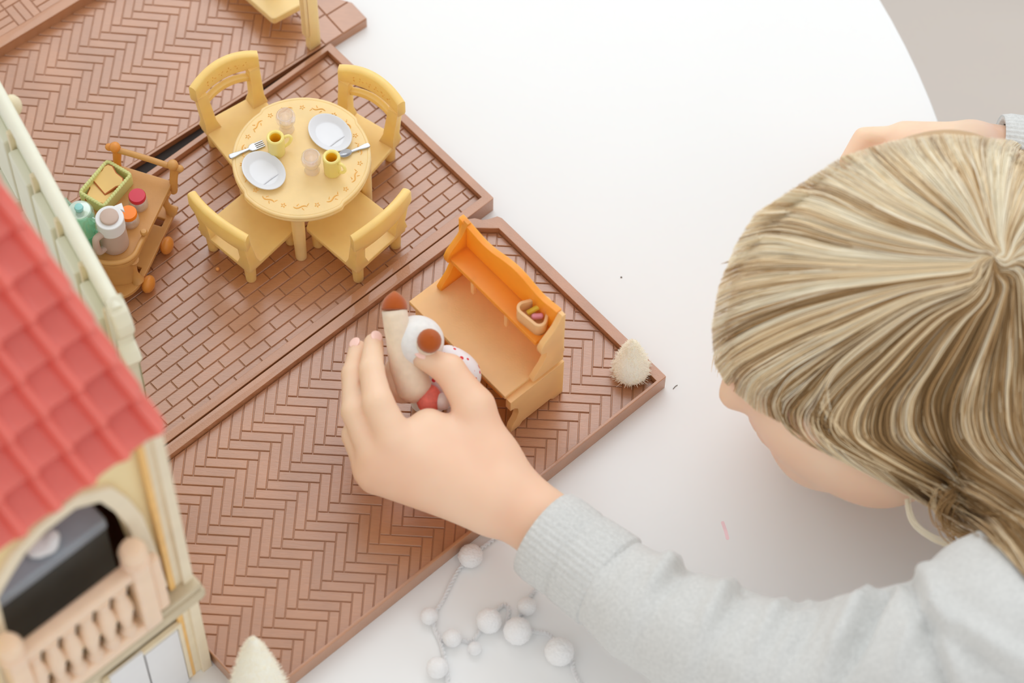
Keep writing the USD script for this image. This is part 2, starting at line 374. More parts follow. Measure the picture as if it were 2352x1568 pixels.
# raised platform with basket-weave parquet
D_out = Polygon([A(-44, 19.15), A(-4.5, 19.15), A(-4.5, 40), A(-44, 40)])
D_in = Polygon([A(-43.6, 20.3), A(-5, 20.3), A(-5, 39.5), A(-43.6, 39.5)])
td = thing('toy_platform', 'raised brown toy platform with basket-weave parquet in the upper left corner', 'toy floor', (*A(-20, 28), TZ + 1.4 - .14))
obj('platform_body', join(prism(D_out, -0.13, 1.3), prism(D_out.difference(D_in), 1.25, 1.55, .08)), M['tray_brown'], td, world=True, smooth=30)
cells = []
for i in range(-18, 2):
    for j in range(0, 6):
        e0, d0 = i * 2.7 + 0.4, 20.3 + j * 2.7
        for k in range(3):
            w = 0.9
            q = ([(e0, d0 + k * w), (e0 + 2.7, d0 + k * w), (e0 + 2.7, d0 + (k + 1) * w), (e0, d0 + (k + 1) * w)] if (i + j) % 2 else
                 [(e0 + k * w, d0), (e0 + (k + 1) * w, d0), (e0 + (k + 1) * w, d0 + 2.7), (e0 + k * w, d0 + 2.7)])
            cells.append((Polygon([A(*t) for t in q]), 'u'))
lay_strips(td, [c for c in cells if c[0].centroid.x < -12 and c[0].centroid.x > -36 and c[0].centroid.y < 56], D_in, 'parquet_strip', 1.42)
# ------------------------------------------------------------------ yellow dining set
plastic('chair_yellow', (255, 207, 130), rough=0.38, sss=0.25, sscale=0.003, srad=(1, .6, .2), var=0.04, bump=0.06)
plastic('table_yellow', (249, 212, 150), rough=0.40, sss=0.2, sscale=0.003, srad=(1, .6, .2), var=0.04, scale=90, bump=0.06)
plastic('carving', (238, 180, 92), rough=0.45, var=0.05)
def arc_pts(hx, y_end, y_mid, n=13):
    x = np.linspace(-hx, hx, n); return np.c_[x, y_mid + (y_end - y_mid) * (x / hx) ** 2]
def bowed(hx, y_end, y_mid, th, zlo, zhi, n=17):
    """a curved upright slat: bowed in plan, lower and upper edges given at ends and middle; rounded top"""
    x = np.linspace(-hx, hx, n); t = (x / hx) ** 2; yc = y_mid + (y_end - y_mid) * t
    lo = zlo[1] + (zlo[0] - zlo[1]) * t; hi = zhi[1] + (zhi[0] - zhi[1]) * t
    sec = [(-.5, .12), (-.38, 0), (.38, 0), (.5, .12), (.5, 0.86), (.36, .96), (0.12, 1.0), (-.12, 1.0), (-.36, .96), (-.5, .86)]
    V = []
    for i in range(n):
        dy = 2 * (y_end - y_mid) * x[i] / hx ** 2; nrm = np.array([-dy, 1.0]) / math.hypot(dy, 1)
        for a, b in sec: V.append([x[i] + nrm[0] * a * th, yc[i] + nrm[1] * a * th, lo[i] + b * (hi[i] - lo[i])])
    k = len(sec); F = []
    for i in range(n - 1):
        b, d = i * k + np.arange(k), i * k + (np.arange(k) + 1) % k
        F += [np.c_[b, d + k, d], np.c_[b, b + k, d + k]]
    for o, fl in ((0, 1), ((n - 1) * k, 0)):
        for j in range(1, k - 1): F.append(np.array([[o, o + j, o + j + 1] if fl else [o, o + j + 1, o + j]]))
    m = trimesh.Trimesh(np.array(V), np.vstack(F), process=False)
    if m.volume < 0: m.invert()
    return m
def make_chair(label, loc, rot):
    t = thing('dining_chair', label, 'chair', loc, rot, group='yellow chairs around the round dining table')
    seat = Polygon([(-3.15, -3.35), (3.15, -3.35), (3.0, 3.15), (2.6, 3.4), (-2.6, 3.4), (-3.0, 3.15)]).buffer(0.35, join_style=1)
    obj('seat', prism(seat, 2.75, 3.4, 0.16), M['chair_yellow'], t)
    for sx in (-1, 1):
        obj('leg', lathe([(0, 0), (.40, 0), (.52, .12), (.60, 2.4), (.72, 2.76), (0, 2.78)], 20, (sx * 2.62, -2.9, 0)), M['chair_yellow'], t)
        obj('leg', lathe([(0, 0), (.40, 0), (.52, .12), (.60, 2.4), (.72, 2.76), (0, 2.78)], 20, (sx * 2.5, 2.75, 0)), M['chair_yellow'], t)
        h = m3.Manifold.batch_hull([m3.Manifold.cube((1.7, 1.5, .05), True).translate((sx * 2.72, -2.95, 3.38)), m3.Manifold.cube((1.25, 1.05, .05), True).translate((sx * 2.78, -3.05, 4.4))]) + \
            m3.Manifold.batch_hull([m3.Manifold.cube((1.25, 1.05, .05), True).translate((sx * 2.78, -3.05, 4.4)), m3.Manifold.cube((1.15, .85, .05), True).translate((sx * 3.0, -3.62, 8.3))])
        obj('back_post', h, M['chair_yellow'], t)
    obj('top_rail', bowed(3.75, -3.62, -4.35, 0.92, (7.75, 8.15), (10.0, 10.85)), M['chair_yellow'], t)
    obj('lower_rail', bowed(2.75, -3.5, -3.95, 0.62, (6.45, 6.9), (7.2, 7.72)), M['chair_yellow'], t)
    dots = []
    for x in (-2.3, -1.45, -.55, .35, 1.25, 2.1):
        y = -4.35 + .73 * (x / 3.75) ** 2 + .46; z = 9.35 - .3 * (x / 3.75) ** 2
        for k in range(3):
            a = k * 2.1 + x; dots.append(tube([(x + .16 * math.cos(a), y, z + .2 * math.sin(a)), (x + .34 * math.cos(a), y + .01, z + .42 * math.sin(a))], [.07, .03], 6))
    obj('carved_motif', join(*dots), M['carving'], t)
    return t
c4 = make_chair('yellow toy chair at the lower right of the round table, back to the desk', (7.16, 19.2, 0), 140.5 - 90)
copy_of(c4, (-2.93, 18.6, 0), 51 - 90, 'yellow toy chair at the lower left of the round table, next to the trolley')
copy_of(c4, (-4.2, 29.4, 0), -52.3 - 90, 'yellow toy chair at the upper left of the table, flowered back facing the camera')
copy_of(c4, (6.0, 28.4, 0), -120.8 - 90, 'yellow toy chair at the upper right of the round table, against the tray rim')

TC = np.array([1.85, 23.45, 0]); TH = 8.9
dt = thing('dining_table', 'round yellow toy dining table with embossed vine ring, laid for two', 'table', TC)
def rim(a):
    d = math.degrees(a) % 360
    s = lambda x: 1 / (1 + math.exp(-x / 0.7))
    return 6.72 + 0.26 * (s(d - 222) * s(311 - d) + s(d - 42) * s(131 - d))
th = np.linspace(0, 2 * np.pi, 241)[:-1]
def rloft(prof):
    V = np.concatenate([np.c_[[(rim(a) - i) * math.cos(a) for a in th], [(rim(a) - i) * math.sin(a) for a in th], np.full(240, z)] for i, z in prof]); F = []
    for i in range(len(prof) - 1):
        b, d = i * 240 + np.arange(240), i * 240 + (np.arange(240) + 1) % 240
        F += [np.c_[b, d, d + 240], np.c_[b, d + 240, b + 240]]
    V = np.vstack([V, [[0, 0, prof[0][1]], [0, 0, prof[-1][1]]]]); b = np.arange(240); d = (b + 1) % 240
    F += [np.c_[np.full(240, len(V) - 2), d, b], np.c_[np.full(240, len(V) - 1), b + (len(prof) - 1) * 240, d + (len(prof) - 1) * 240]]
    return trimesh.Trimesh(V, np.vstack(F), process=False)
obj('table_top', rloft([(.5, TH - .82), (.12, TH - .80), (0, TH - .66), (0, TH - .5), (.1, TH - .42), (.1, TH - .34), (.02, TH - .26), (.02, TH - .12), (.12, TH - .02), (.26, TH), (.34, TH - .06), (.42, TH), (3, TH)]), M['table_yellow'], dt, smooth=50)
obj('apron', lathe([(5.2, TH - .8), (5.2, TH - 1.5), (5.0, TH - 1.55), (5.0, TH - .8)], 80), M['table_yellow'], dt)
for x, y in ((1.93, 17.5), (7.85, 24.0), (1.8, 29.3), (-4.0, 23.4)):
    obj('leg', lathe([(0, 0), (.42, 0), (.56, .15), (.58, 1.2), (.66, TH - 2.2), (.72, TH - .8), (0, TH - .78)], 24, (x - TC[0], y - TC[1], 0)), M['table_yellow'], dt)
vine = []
for k in range(22):
    a0 = 2 * math.pi * k / 22 + .1
    if k % 2 == 0:
        pts = [((5.72 + .13 * math.sin(q * 6.3)) * math.cos(a0 + q * .24), (5.72 + .13 * math.sin(q * 6.3)) * math.sin(a0 + q * .24), TH) for q in np.linspace(0, 1, 9)]
        vine.append(tube(pts, .045 * np.array([.6, 1.4, 1.6, 1.6, 1.6, 1.6, 1.6, 1.4, .6]), 6))
        for q in (.2, .5, .8):
            a = a0 + q * .3; s_ = 1 if q == .5 else -1
            vine.append(tube([((5.72 + s_ * .14) * math.cos(a), (5.72 + s_ * .14) * math.sin(a), TH), ((5.72 + s_ * .36) * math.cos(a + .03), (5.72 + s_ * .36) * math.sin(a + .03), TH)], [.06, .03], 6))
    else:
        a = a0 + .12; c = np.array([5.72 * math.cos(a), 5.72 * math.sin(a), TH])
        for j in range(5):
            b = j * 1.257; vine.append(tube([c + .12 * np.array([math.cos(b), math.sin(b), 0]), c + .27 * np.array([math.cos(b), math.sin(b), 0])], [.07, .04], 6))
obj('embossed_vine', join(*vine), M['carving'], dt)

# tableware
plastic('china_white', (226, 227, 231), rough=0.22, spec=0.6, var=0.01)
plastic('mug_yellow', (255, 232, 132), rough=0.28, sss=0.3, sscale=.003, srad=(1, .8, .3), var=0.02)
plastic('mug_inside', (255, 206, 50), rough=0.35, var=0.02)
plastic('cutlery_silver', (190, 192, 198), rough=0.3, spec=0.6, metal=0.75, var=0.02)
def clear(name, rgb, gloss=0.10):
    MAT[name] = usdkit.material(stage, '/World/Looks/' + name, {'t': ('transparent_bsdf', {'color': lin(rgb)}), 'g': ('glossy_bsdf', {'color': (1, 1, 1), 'roughness': 0.12}),
        'd': ('diffuse_bsdf', {'color': lin(tuple(min(255, c + 6) for c in rgb))}), 'lw': ('layer_weight', {'blend': 0.35}), 'ma': ('math', {'math_type': 'multiply_add', 'value2': 0.55, 'value3': gloss, 'use_clamp': True}),
        'm1': ('mix_closure', {}), 'm2': ('mix_closure', {'fac': 0.16})}, [('lw.facing', 'ma.value1'), ('ma.value', 'm1.fac'), ('t.BSDF', 'm1.closure1'), ('g.BSDF', 'm1.closure2'), ('m1.closure', 'm2.closure1'), ('d.BSDF', 'm2.closure2')], surface='m2.closure')
clear('clear_pink', (255, 250, 252), .16); clear('clear_plain', (254, 250, 246)); clear('clear_green', (206, 242, 226))
def oval(prof, ax, ay, n=56):
    m = lathe(prof, n); m.vertices[:, 0] *= ax; m.vertices[:, 1] *= ay; return m
pl = thing('plate', 'oval white plate on the lower left of the yellow table, beside the fork', 'plate', (*at(606, 393, TH + .35)[:2], TH), -45, group='oval white plates')
obj('dish', oval([(0, .12), (.62, .12), (.70, .2), (.93, .52), (1.0, .56), (1.02, .5), (.99, .43), (.74, .02), (.70, 0), (0, 0)], 2.4, 1.84), M['china_white'], pl)
obj('divider', tube([(1.05, -1.05, .16), (1.0, 0, .19), (1.05, .95, .16)], [.05, .07, .05], 8), M['china_white'], pl)
copy_of(pl, (*at(758, 306, TH + .35)[:2], TH), -45, 'oval white plate on the upper right of the yellow table, beside the spoon')
def mug(label, px, py, rot):
    t = thing('mug', label, 'mug', (*at(px, py, TH)[:2], TH), rot, group='pale yellow mugs')
    obj('cup', lathe([(0, 0), (.74, 0), (.82, .08), (.84, 1.3), (.86, 2.45), (.84, 2.62), (.74, 2.70), (.60, 2.66), (.52, 2.52), (.50, .35), (0, .3)], 36), M['mug_yellow'], t)
    obj('lining', lathe([(.515, 2.5), (.49, 2.3), (.48, .5), (0, .45)], 28), M['mug_inside'], t, label='orange-yellow inside of the mug')
    obj('handle', tube(spline([(.78, 0, 2.15), (1.25, 0, 2.25), (1.55, 0, 1.7), (1.3, 0, 1.0), (.8, 0, .62)], 14), [.16] * 14, 10), M['mug_yellow'], t)
    return t
mug('pale yellow mug between the fork and the clear glass on the yellow table', 636, 349, 22)
mug('pale yellow mug touching the spoon on the right of the yellow table', 764, 394, -30)
def goblet(label, px, py):
    t = thing('drinking_glass', label, 'glass', (*at(px, py, TH)[:2], TH), 0, group='clear toy glasses')
    obj('bowl', lathe([(0, 0), (.70, 0), (.74, .1), (.62, .5), (.56, .75), (.72, 1.15), (.93, 1.65), (.97, 2.1), (.88, 2.5), (.76, 2.62), (.66, 2.52), (.72, 2.05), (.66, 1.6), (.4, 1.2), (0, 1.1)], 40), M['clear_pink'], t, smooth=60)
    return t
goblet('clear toy drinking glass behind the upper left mug on the yellow table', 659, 297)
goblet('clear toy drinking glass in the middle of the yellow table, left of the lower mug', 717, 391)
fa, fb = at(526, 360, TH + .25), at(606, 327, TH + .25)
ang = math.degrees(math.atan2(fb[1] - fa[1], fb[0] - fa[0])); Lf = np.linalg.norm((fb - fa)[:2])
fk = thing('fork', 'small silver toy fork sticking out over the left rim of the yellow table', 'fork', (*fa[:2], TH), ang)
hp = LineString([(.2, 0), (.9, 0), (1.9, 0), (2.3, 0)]); k = Lf / 3.75
hd = Polygon([(0, .12), (.12, .26), (.5, .27), (1.2, .17), (2.15, .13), (2.15, -.13), (1.2, -.17), (.5, -.27), (.12, -.26), (0, -.12)])
obj('handle', prism(Polygon([(x * k, y) for x, y in hd.exterior.coords]), .05, .26, .06), M['cutlery_silver'], fk)
hs = Polygon([(2.1, -.13), (2.35, -.38), (2.6, -.42), (2.85, -.42), (2.85, .42), (2.6, .42), (2.35, .38), (2.1, .13)])
obj('head', prism(Polygon([(x * k, y) for x, y in hs.exterior.coords]), .05, .24, .05), M['cutlery_silver'], fk)
for y in (-.32, -.11, .11, .32): obj('tine', prism(Polygon([(2.82 * k, y - .075), (3.7 * k, y - .06), (3.78 * k, y), (3.7 * k, y + .06), (2.82 * k, y + .075)]), .07, .2, .03), M['cutlery_silver'], fk)
sa, sb = at(849, 331, TH + .25), at(780, 357, TH + .25)
ang = math.degrees(math.atan2(sb[1] - sa[1], sb[0] - sa[0])); k = np.linalg.norm((sb - sa)[:2]) / 3.2
sp = thing('spoon', 'small silver toy spoon between the right mug and the table edge', 'spoon', (*sa[:2], TH), ang)
obj('handle', prism(Polygon([(x * k * .95, y) for x, y in hd.exterior.coords]), .05, .26, .06), M['cutlery_silver'], sp)
bw = oval([(0, .1), (.45, .14), (.8, .26), (.94, .3), (1, .24), (.8, .08), (.4, 0), (0, 0)], .68, .46); bw.apply_translation((2.6 * k, 0, .03))
obj('bowl', bw, M['cutlery_silver'], sp)

# ------------------------------------------------------------------ trolley with the breakfast things
plastic('trolley_wood', (206, 148, 84), rough=0.42, sss=0.15, sscale=.003, srad=(1, .6, .3), var=0.06, scale=70, bump=0.08)
plastic('trolley_orange', (222, 138, 58), rough=0.38, sss=0.2, sscale=.003, srad=(1, .6, .3), var=0.05)
CO = np.array([-14.96, 18.37, 0]); CR = 74 - 90
tr = thing('serving_trolley', 'caramel brown toy serving trolley on ball wheels, loaded with bread and jugs', 'trolley', CO, CR)
def deck(hw, yr, yf, bul):
    a = np.linspace(math.pi, 2 * math.pi, 25)
    return Polygon([(-hw, yr), (-hw, yf)] + [(hw * math.cos(q) * (1 if abs(math.cos(q)) < .99 else 1), yf + bul * math.sin(q)) for q in a] + [(hw, yr)])
obj('upper_shelf', prism(deck(3.15, 4.5, -4.4, 2.2), 5.2, 5.8, .12), M['trolley_wood'], tr)
lower = deck(3.35, 4.3, -4.6, 3.3).difference(unary_union([sbox(1.4, 1.6, 2.7, 2.5), sbox(1.4, -4.3, 2.7, -3.4)]))
obj('lower_shelf', prism(lower, 1.05, 1.6, .1), M['trolley_wood'], tr)
obj('front_panel', prism(deck(2.85, -4.4, -4.41, 1.85).difference(deck(2.6, -4.4, -4.41, 1.6)), 1.6, 5.25), M['trolley_wood'], tr)
a = np.linspace(math.pi * 1.0, 2 * math.pi, 31)
gp = [(-3.05, -2.4, 6.1)] + [(3.05 * math.cos(q), -4.3 + 2.2 * math.sin(q), 6.25) for q in a] + [(3.05, -2.4, 6.1)]
obj('gallery_rail', tube(spline(gp, 50), .26, 10), M['trolley_wood'], tr)
for sx in (-1, 1):
    hx = 3.3 if sx > 0 else 2.75
    obj('knob', join(lathe([(0, 0), (.2, 0), (.16, .5), (.2, .6), (.34, .8), (.36, 1.0), (.26, 1.2), (0, 1.25)], 16, (sx * 3.05, -2.3, 5.75))), M['trolley_wood'], tr)
    obj('rear_leg', tube(spline([(sx * 3.0, 3.5, 1.5), (sx * 2.75, 3.4, 2.5), (sx * 2.6, 3.2, 3.8), (sx * 2.8, 3.4, 5.3)], 12), [.62, .5, .42, .38, .36, .36, .38, .4, .42, .46, .5, .55], 12), M['trolley_wood'], tr)
    obj('front_leg', tube(spline([(sx * 2.9, -4.8, 1.5), (sx * 2.6, -4.7, 2.6), (sx * 2.5, -4.6, 4.0), (sx * 2.75, -4.7, 5.3)], 12), [.7, .55, .45, .4, .38, .38, .4, .42, .45, .5, .55, .6], 12), M['trolley_wood'], tr)
    obj('handle_post', cap_hull([((sx * (hx - .1), 4.2, 4.6), .42), ((sx * (hx - .05), 4.5, 6.2), .40), ((sx * hx, 5.0, 7.6), .45), ((sx * hx, 4.7, 8.5), .55)], 16), M['trolley_orange'] if sx < 0 else M['trolley_wood'], tr)
    obj('handle_knob', ball((sx * (hx + .65), 4.75, 8.1), (.42, .38, .38), 2), M['trolley_orange'] if sx < 0 else M['trolley_wood'], tr)
    for y in (-4.55, .1):
        obj('wheel', ball((sx * 3.85, y, .95), (.62, .9, .95), 3), M['trolley_orange'], tr)
obj('handle_bar', tube([(-2.75, 4.7, 8.1), (-1, 4.75, 8.12), (1, 4.75, 8.12), (3.3, 4.7, 8.1)], .3, 12), M['trolley_wood'], tr)
DZ = 5.8
# bread basket
plastic('basket_green', (222, 224, 140), rough=0.45, sss=.2, sscale=.003, srad=(.8, 1, .3), var=0.05, scale=60)
plastic('bread_crumb', (232, 192, 120), rough=0.6, var=0.06, scale=50); plastic('bread_crust', (178, 92, 36), rough=0.5, var=0.08)
b1, b2, b3, b4 = (at(243, 362, 7.5), at(306, 401, 7.5), at(236, 474, 7.5), at(181, 441, 7.5))
bc = (b1 + b2 + b3 + b4) / 4; bang = math.degrees(math.atan2(*( (b1 + b2 - b3 - b4)[[1, 0]])))
bl = 1.06 * (np.linalg.norm(b1 - b4) + np.linalg.norm(b2 - b3)) / 4; bwid = 1.06 * (np.linalg.norm(b1 - b2) + np.linalg.norm(b4 - b3)) / 4
bk = thing('bread_basket', 'yellow-green woven toy basket holding two slices of toast on the trolley', 'basket', (bc[0], bc[1], DZ), bang)
rect = lambda x, y, r: sbox(-x + r, -y + r, x - r, y - r).buffer(r, join_style=1)
obj('basket_wall', join(prism(rect(bl - .1, bwid - .1, .3).difference(rect(bl - .42, bwid - .42, .2)), .0, 1.5, .05), prism(rect(bl - .2, bwid - .2, .3), 0, .3)), M['basket_green'], bk)
ring = rect(bl - .24, bwid - .24, .3).exterior; L = ring.length; nb = int(L / .3); beads = []
for i in range(nb):
    p, q = ring.interpolate(i * L / nb), ring.interpolate(i * L / nb + .2)
    d = np.array([q.x - p.x, q.y - p.y]); d /= np.linalg.norm(d); e = ball((0, 0, 0), (.26, .19, .17), 1)
    e.apply_transform(trimesh.transformations.rotation_matrix(math.atan2(d[1], d[0]) + .5, (0, 0, 1))); e.apply_translation((p.x, p.y, 1.55)); beads.append(e)
obj('woven_rim', join(*beads), M['basket_green'], bk)
def toast(label, px, py, z, rot, tilt):
    t = thing('toast', label, 'bread', (*at(px, py, z)[:2], z), rot, group='toast slices in the basket')
    out = Polygon([(1.15 * x_, 1.15 * y_) for x_, y_ in [(-.95, -1.0), (.95, -1.0), (1.0, .1), (1.18, .45), (1.1, .8), (.75, .98), (.3, .9), (0, .85), (-.3, .9), (-.75, .98), (-1.1, .8), (-1.18, .45), (-1.0, .1)]]).buffer(.12).buffer(-.04)
    R_ = trimesh.transformations.rotation_matrix(math.radians(tilt), (1, 0, 0))
    a_, b_ = tm(prism(out, 0, .34, .06)), tm(prism(out.buffer(-.1), .03, .37, .03)); a_.apply_transform(R_); b_.apply_transform(R_)
    obj('crust', a_, M['bread_crust'], t); obj('crumb', b_, M['bread_crumb'], t)
toast('slice of toast in the basket, the upper one nearer the trolley handle', 250, 415, DZ + 1.1, bang - 108, 10)
toast('slice of toast in the basket, the lower one tucked under the other', 232, 447, DZ + .75, bang - 75, -6)
# jars
plastic('lid_red', (206, 42, 66), rough=.35, var=.03); plastic('lid_orange', (250, 132, 20), rough=.35, var=.03)
def jar(label, px, py, lid):
    t = thing('jar', label, 'jar', (*at(px, py, DZ)[:2], DZ), 0, group='clear toy jars with coloured lids')
    obj('glass_body', lathe([(0, 0), (.85, 0), (.92, .1), (.92, .9), (.8, 1.15), (.68, 1.25), (.68, 1.4), (.6, 1.4), (.6, 1.2), (.78, .9), (.78, .15), (0, .12)], 32), M['clear_plain'], t)
    obj('lid', lathe([(0, 1.3), (.80, 1.3), (.84, 1.38), (.84, 1.72), (.78, 1.82), (0, 1.84)], 32), M[lid], t)
jar('clear toy jar with a red lid on the trolley', 319, 471, 'lid_red')
jar('clear toy jar with an orange lid on the trolley beside the thermos', 299, 510, 'lid_orange')
# thermos jug
plastic('taupe', (196, 170, 156), rough=.45, var=.03); plastic('jug_white', (232, 232, 234), rough=.4, var=.01)
tj = thing('thermos_jug', 'taupe toy thermos jug with a white collar and beige button lid', 'jug', (*at(264, 559, DZ)[:2], DZ), 0)
obj('jug_body', lathe([(0, 0), (1.3, 0), (1.38, .12), (1.34, 2.0), (1.26, 3.3), (0, 3.3)], 40), M['taupe'], tj)
sp_ = Polygon([(1.36 * math.cos(q), 1.36 * math.sin(q)) for q in np.linspace(0, 2 * math.pi, 49)[:-1]]).union(Polygon([(.2, 1.3), (.95, 1.75), (1.35, .8)]))
obj('collar', join(prism(sp_, 4.4, 4.75, .1), lathe([(1.27, 3.05), (1.36, 3.1), (1.36, 4.6), (1.2, 4.6)], 40)), M['jug_white'], tj)
obj('lid', lathe([(0, 4.7), (.86, 4.7), (.9, 4.78), (.88, 5.0), (.76, 5.08), (0, 5.1)], 36), M['taupe'], tj)
hk = spline([(-.75, -1.0, 3.3), (-1.25, -1.55, 3.2), (-1.3, -1.75, 2.4), (-1.15, -1.6, 1.0), (-.75, -1.05, .85)], 18)
obj('handle', tube(hk, .36, 12), M['taupe'], tj)
# glass kettle
plastic('mint_body', (112, 190, 150), rough=.3, sss=.2, var=.03); plastic('mint_knob', (146, 206, 204), rough=.3, var=.02)
kt = thing('glass_kettle', 'green toy glass kettle at the edge of the trolley, behind the pale railing', 'kettle', (*at(197, 545, DZ)[:2], DZ), 0)
obj('base', lathe([(0, 0), (1.45, 0), (1.5, .2), (1.42, 1.3), (1.3, 1.6), (0, 1.6)], 40), M['mint_body'], kt)
obj('glass_body', lathe([(0, 1.58), (1.28, 1.58), (1.32, 2.2), (1.36, 3.6), (1.3, 4.6), (1.1, 4.9), (0, 4.92)], 40), M['clear_green'], kt)
obj('lid', lathe([(0, 4.9), (1.0, 4.9), (1.02, 5.05), (.7, 5.15), (.45, 5.2), (0, 5.2)], 36), M['clear_plain'], kt)
obj('lid_knob', lathe([(0, 5.15), (.38, 5.15), (.44, 5.4), (.38, 5.62), (0, 5.68)], 24), M['mint_knob'], kt)
obj('handle', tube(spline([(1.2, -.5, 4.3), (1.9, -.8, 4.1), (2.0, -.9, 3.2), (1.8, -.8, 2.2), (1.3, -.5, 2.0)], 16), .24, 10), M['clear_green'], kt)
obj('spout', tube(spline([(-1.0, .7, 4.2), (-1.35, .9, 4.6), (-1.6, 1.1, 5.0)], 8), [.4, .38, .35, .32, .3, .28, .27, .26], 12), M['clear_green'], kt)
# ------------------------------------------------------------------ orange writing desk
plastic('desk_orange', (250, 192, 130), rough=0.42, sss=0.22, sscale=.004, srad=(1, .45, .15), var=0.05, scale=60, bump=0.06)
plastic('desk_bounce_orange', (255, 146, 46), rough=0.42, sss=0.30, sscale=.005, srad=(1, .4, .1), var=0.04)  # deeper orange: light bounced between the desk panels put into the colour
dk = thing('writing_desk', 'orange toy writing desk with wavy-topped hutch standing on the lower tray', 'desk', uvz(19.5, 9.7, 0))
u0, u1, v0, v1, zt = 16.15, 22.9, 2.75, 16.45, 6.6
V3 = lambda u, v, z: uvz(u, v, z)
def uvbox(ua, ub, va, vb, za, zb, r=.08):
    t = tm(rbox((ua, va, za), (ub, vb, zb), r)); P = t.vertices
    t.vertices = np.c_[(P[:, 0] + P[:, 1]) * r2, (P[:, 0] - P[:, 1]) * r2, P[:, 2]]; t.invert(); return t
obj('desk_top', uvbox(u0 - .15, u1, v0, v1, zt - .55, zt), M['desk_orange'], dk, world=True)
side = Polygon([(u0, zt - .5), (u1, zt - .5), (u1, 0), (u1 - 1.2, 0), (u1 - 1.6, .5), (u0 + 1.6, .5), (u0 + 1.2, 0), (u0 + .1, 0), (u0 + .25, 1.0), (u0 + .8, 1.9), (u0 + 1.05, 2.9), (u0 + .95, 3.8), (u0 + .55, 4.35), (u0, 4.5)])
for v in (v1 - .75, v0 + .02):
    obj('side_panel', frame_prism(side, uvz(0, v + .7, 0), Uv, (0, 0, 1), .7, .05), M['desk_orange'], dk, world=True)
obj('back_panel', uvbox(u1 - .6, u1 - .02, v0 + .5, v1 - .5, .6, zt - .5), M['desk_orange'], dk, world=True)
obj('drawer', uvbox(u0 + .05, u0 + 1.4, v0 + .8, v0 + 4.6, 4.3, zt - .6), M['desk_bounce_orange'], dk, world=True)
obj('drawer', uvbox(u0 + .25, u1 - .6, v0 + .8, v0 + 4.4, .6, 4.2), M['desk_bounce_orange'], dk, world=True)
obj('apron', uvbox(u0 + .1, u0 + .7, v0 + 4.6, v1 - .7, 5.0, zt - .5), M['desk_bounce_orange'], dk, world=True)
# hutch: wavy back, two shaped ends, one shelf
vv = np.linspace(v0 + .05, v1 - .05, 61); q = (vv - vv[0]) / (vv[-1] - vv[0])
top = np.interp(q, [0, .05, .14, .24, .34, .46, .56, .66, .76, .86, .95, 1], [15.0, 14.95, 14.65, 14.35, 14.5, 15.1, 15.4, 15.3, 14.85, 14.65, 15.0, 15.15])
from scipy.ndimage import gaussian_filter1d
top = gaussian_filter1d(top, 1.6, mode='nearest')
bp = Polygon([(v0 + .05, zt)] + [(a_, b_) for a_, b_ in zip(vv, top)] + [(v1 - .05, zt)])
obj('hutch_back', frame_prism(bp, uvz(u1, 0, 0), Vv, (0, 0, 1), .65, .07), M['desk_bounce_orange'], dk, world=True)
end = Polygon([(u1 - .1, zt), (u1 - .1, 15.0), (u1 - .5, 15.1), (u1 - 1.3, 13.6), (20.2, 12.3), (19.85, 11.6), (19.9, 10.9), (20.25, 10.55), (20.6, 10.4), (20.55, 9.6), (20.1, 8.6), (19.4, 7.7), (18.95, 7.1), (18.95, 6.75), (19.15, zt)])
for v in (v1 - .02, v0 + .62):
    obj('hutch_end', frame_prism(end, uvz(0, v, 0), Uv, (0, 0, 1), .62, .06), M['desk_bounce_orange'] if v < 8 else M['desk_orange'], dk, world=True)
obj('shelf', uvbox(20.15, u1 - .5, v0 + .5, v1 - .5, 10.75, 11.35), M['desk_bounce_orange'], dk, world=True)
for v in (6.9, 11.6): obj('shelf_peg', uvbox(20.3, 20.75, v - .2, v + .2, 8.5, 10.8), M['desk_orange'], dk, world=True)
obj('side_knob', ball(V3(u1 - .2, v1 + .25, 8.2), (.38, .38, .5), 2), M['desk_orange'], dk, world=True)

# pencil cup on the shelf
plastic('cup_peach', (244, 196, 140), rough=.4, sss=.2, var=.03); plastic('pencil_yellow', (226, 190, 52), rough=.4); plastic('eraser_pink', (238, 160, 182), rough=.5); plastic('pencil_wood', (226, 160, 96), rough=.5)
cx = at(1230, 732, 11.36); cup = thing('pencil_cup', 'small peach three-sided pencil cup at the right end of the desk shelf', 'cup', (cx[0], cx[1], 11.36), 20)
tri = Polygon([(1.05 * math.cos(t), 1.05 * math.sin(t)) for t in np.radians((270, 30, 150))]).buffer(.75, join_style=1)
obj('cup_body', join(prism(tri.difference(tri.buffer(-.3)), 0, 1.7, .05), prism(tri, 0, .2)), M['cup_peach'], cup)
pc = thing('pencil', 'stubby yellow toy pencil lying in the peach cup', 'pencil', (cx[0], cx[1], 11.9), 14)
obj('barrel', tube([(-.7, .25, .35), (.55, .45, .95)], .26, 8), M['pencil_yellow'], pc)
obj('tip', tube([(.53, .447, .94), (1.05, .53, 1.19)], [.26, .06], 8), M['pencil_wood'], pc, label='bare pointed pencil tip')
er = thing('eraser', 'pink toy eraser beside the pencil in the peach cup', 'eraser', (cx[0], cx[1], 11.9), 10)
obj('rubber', rbox((-.45, -.55, .1), (.7, -.05, .75), .24, 12), M['eraser_pink'], er)

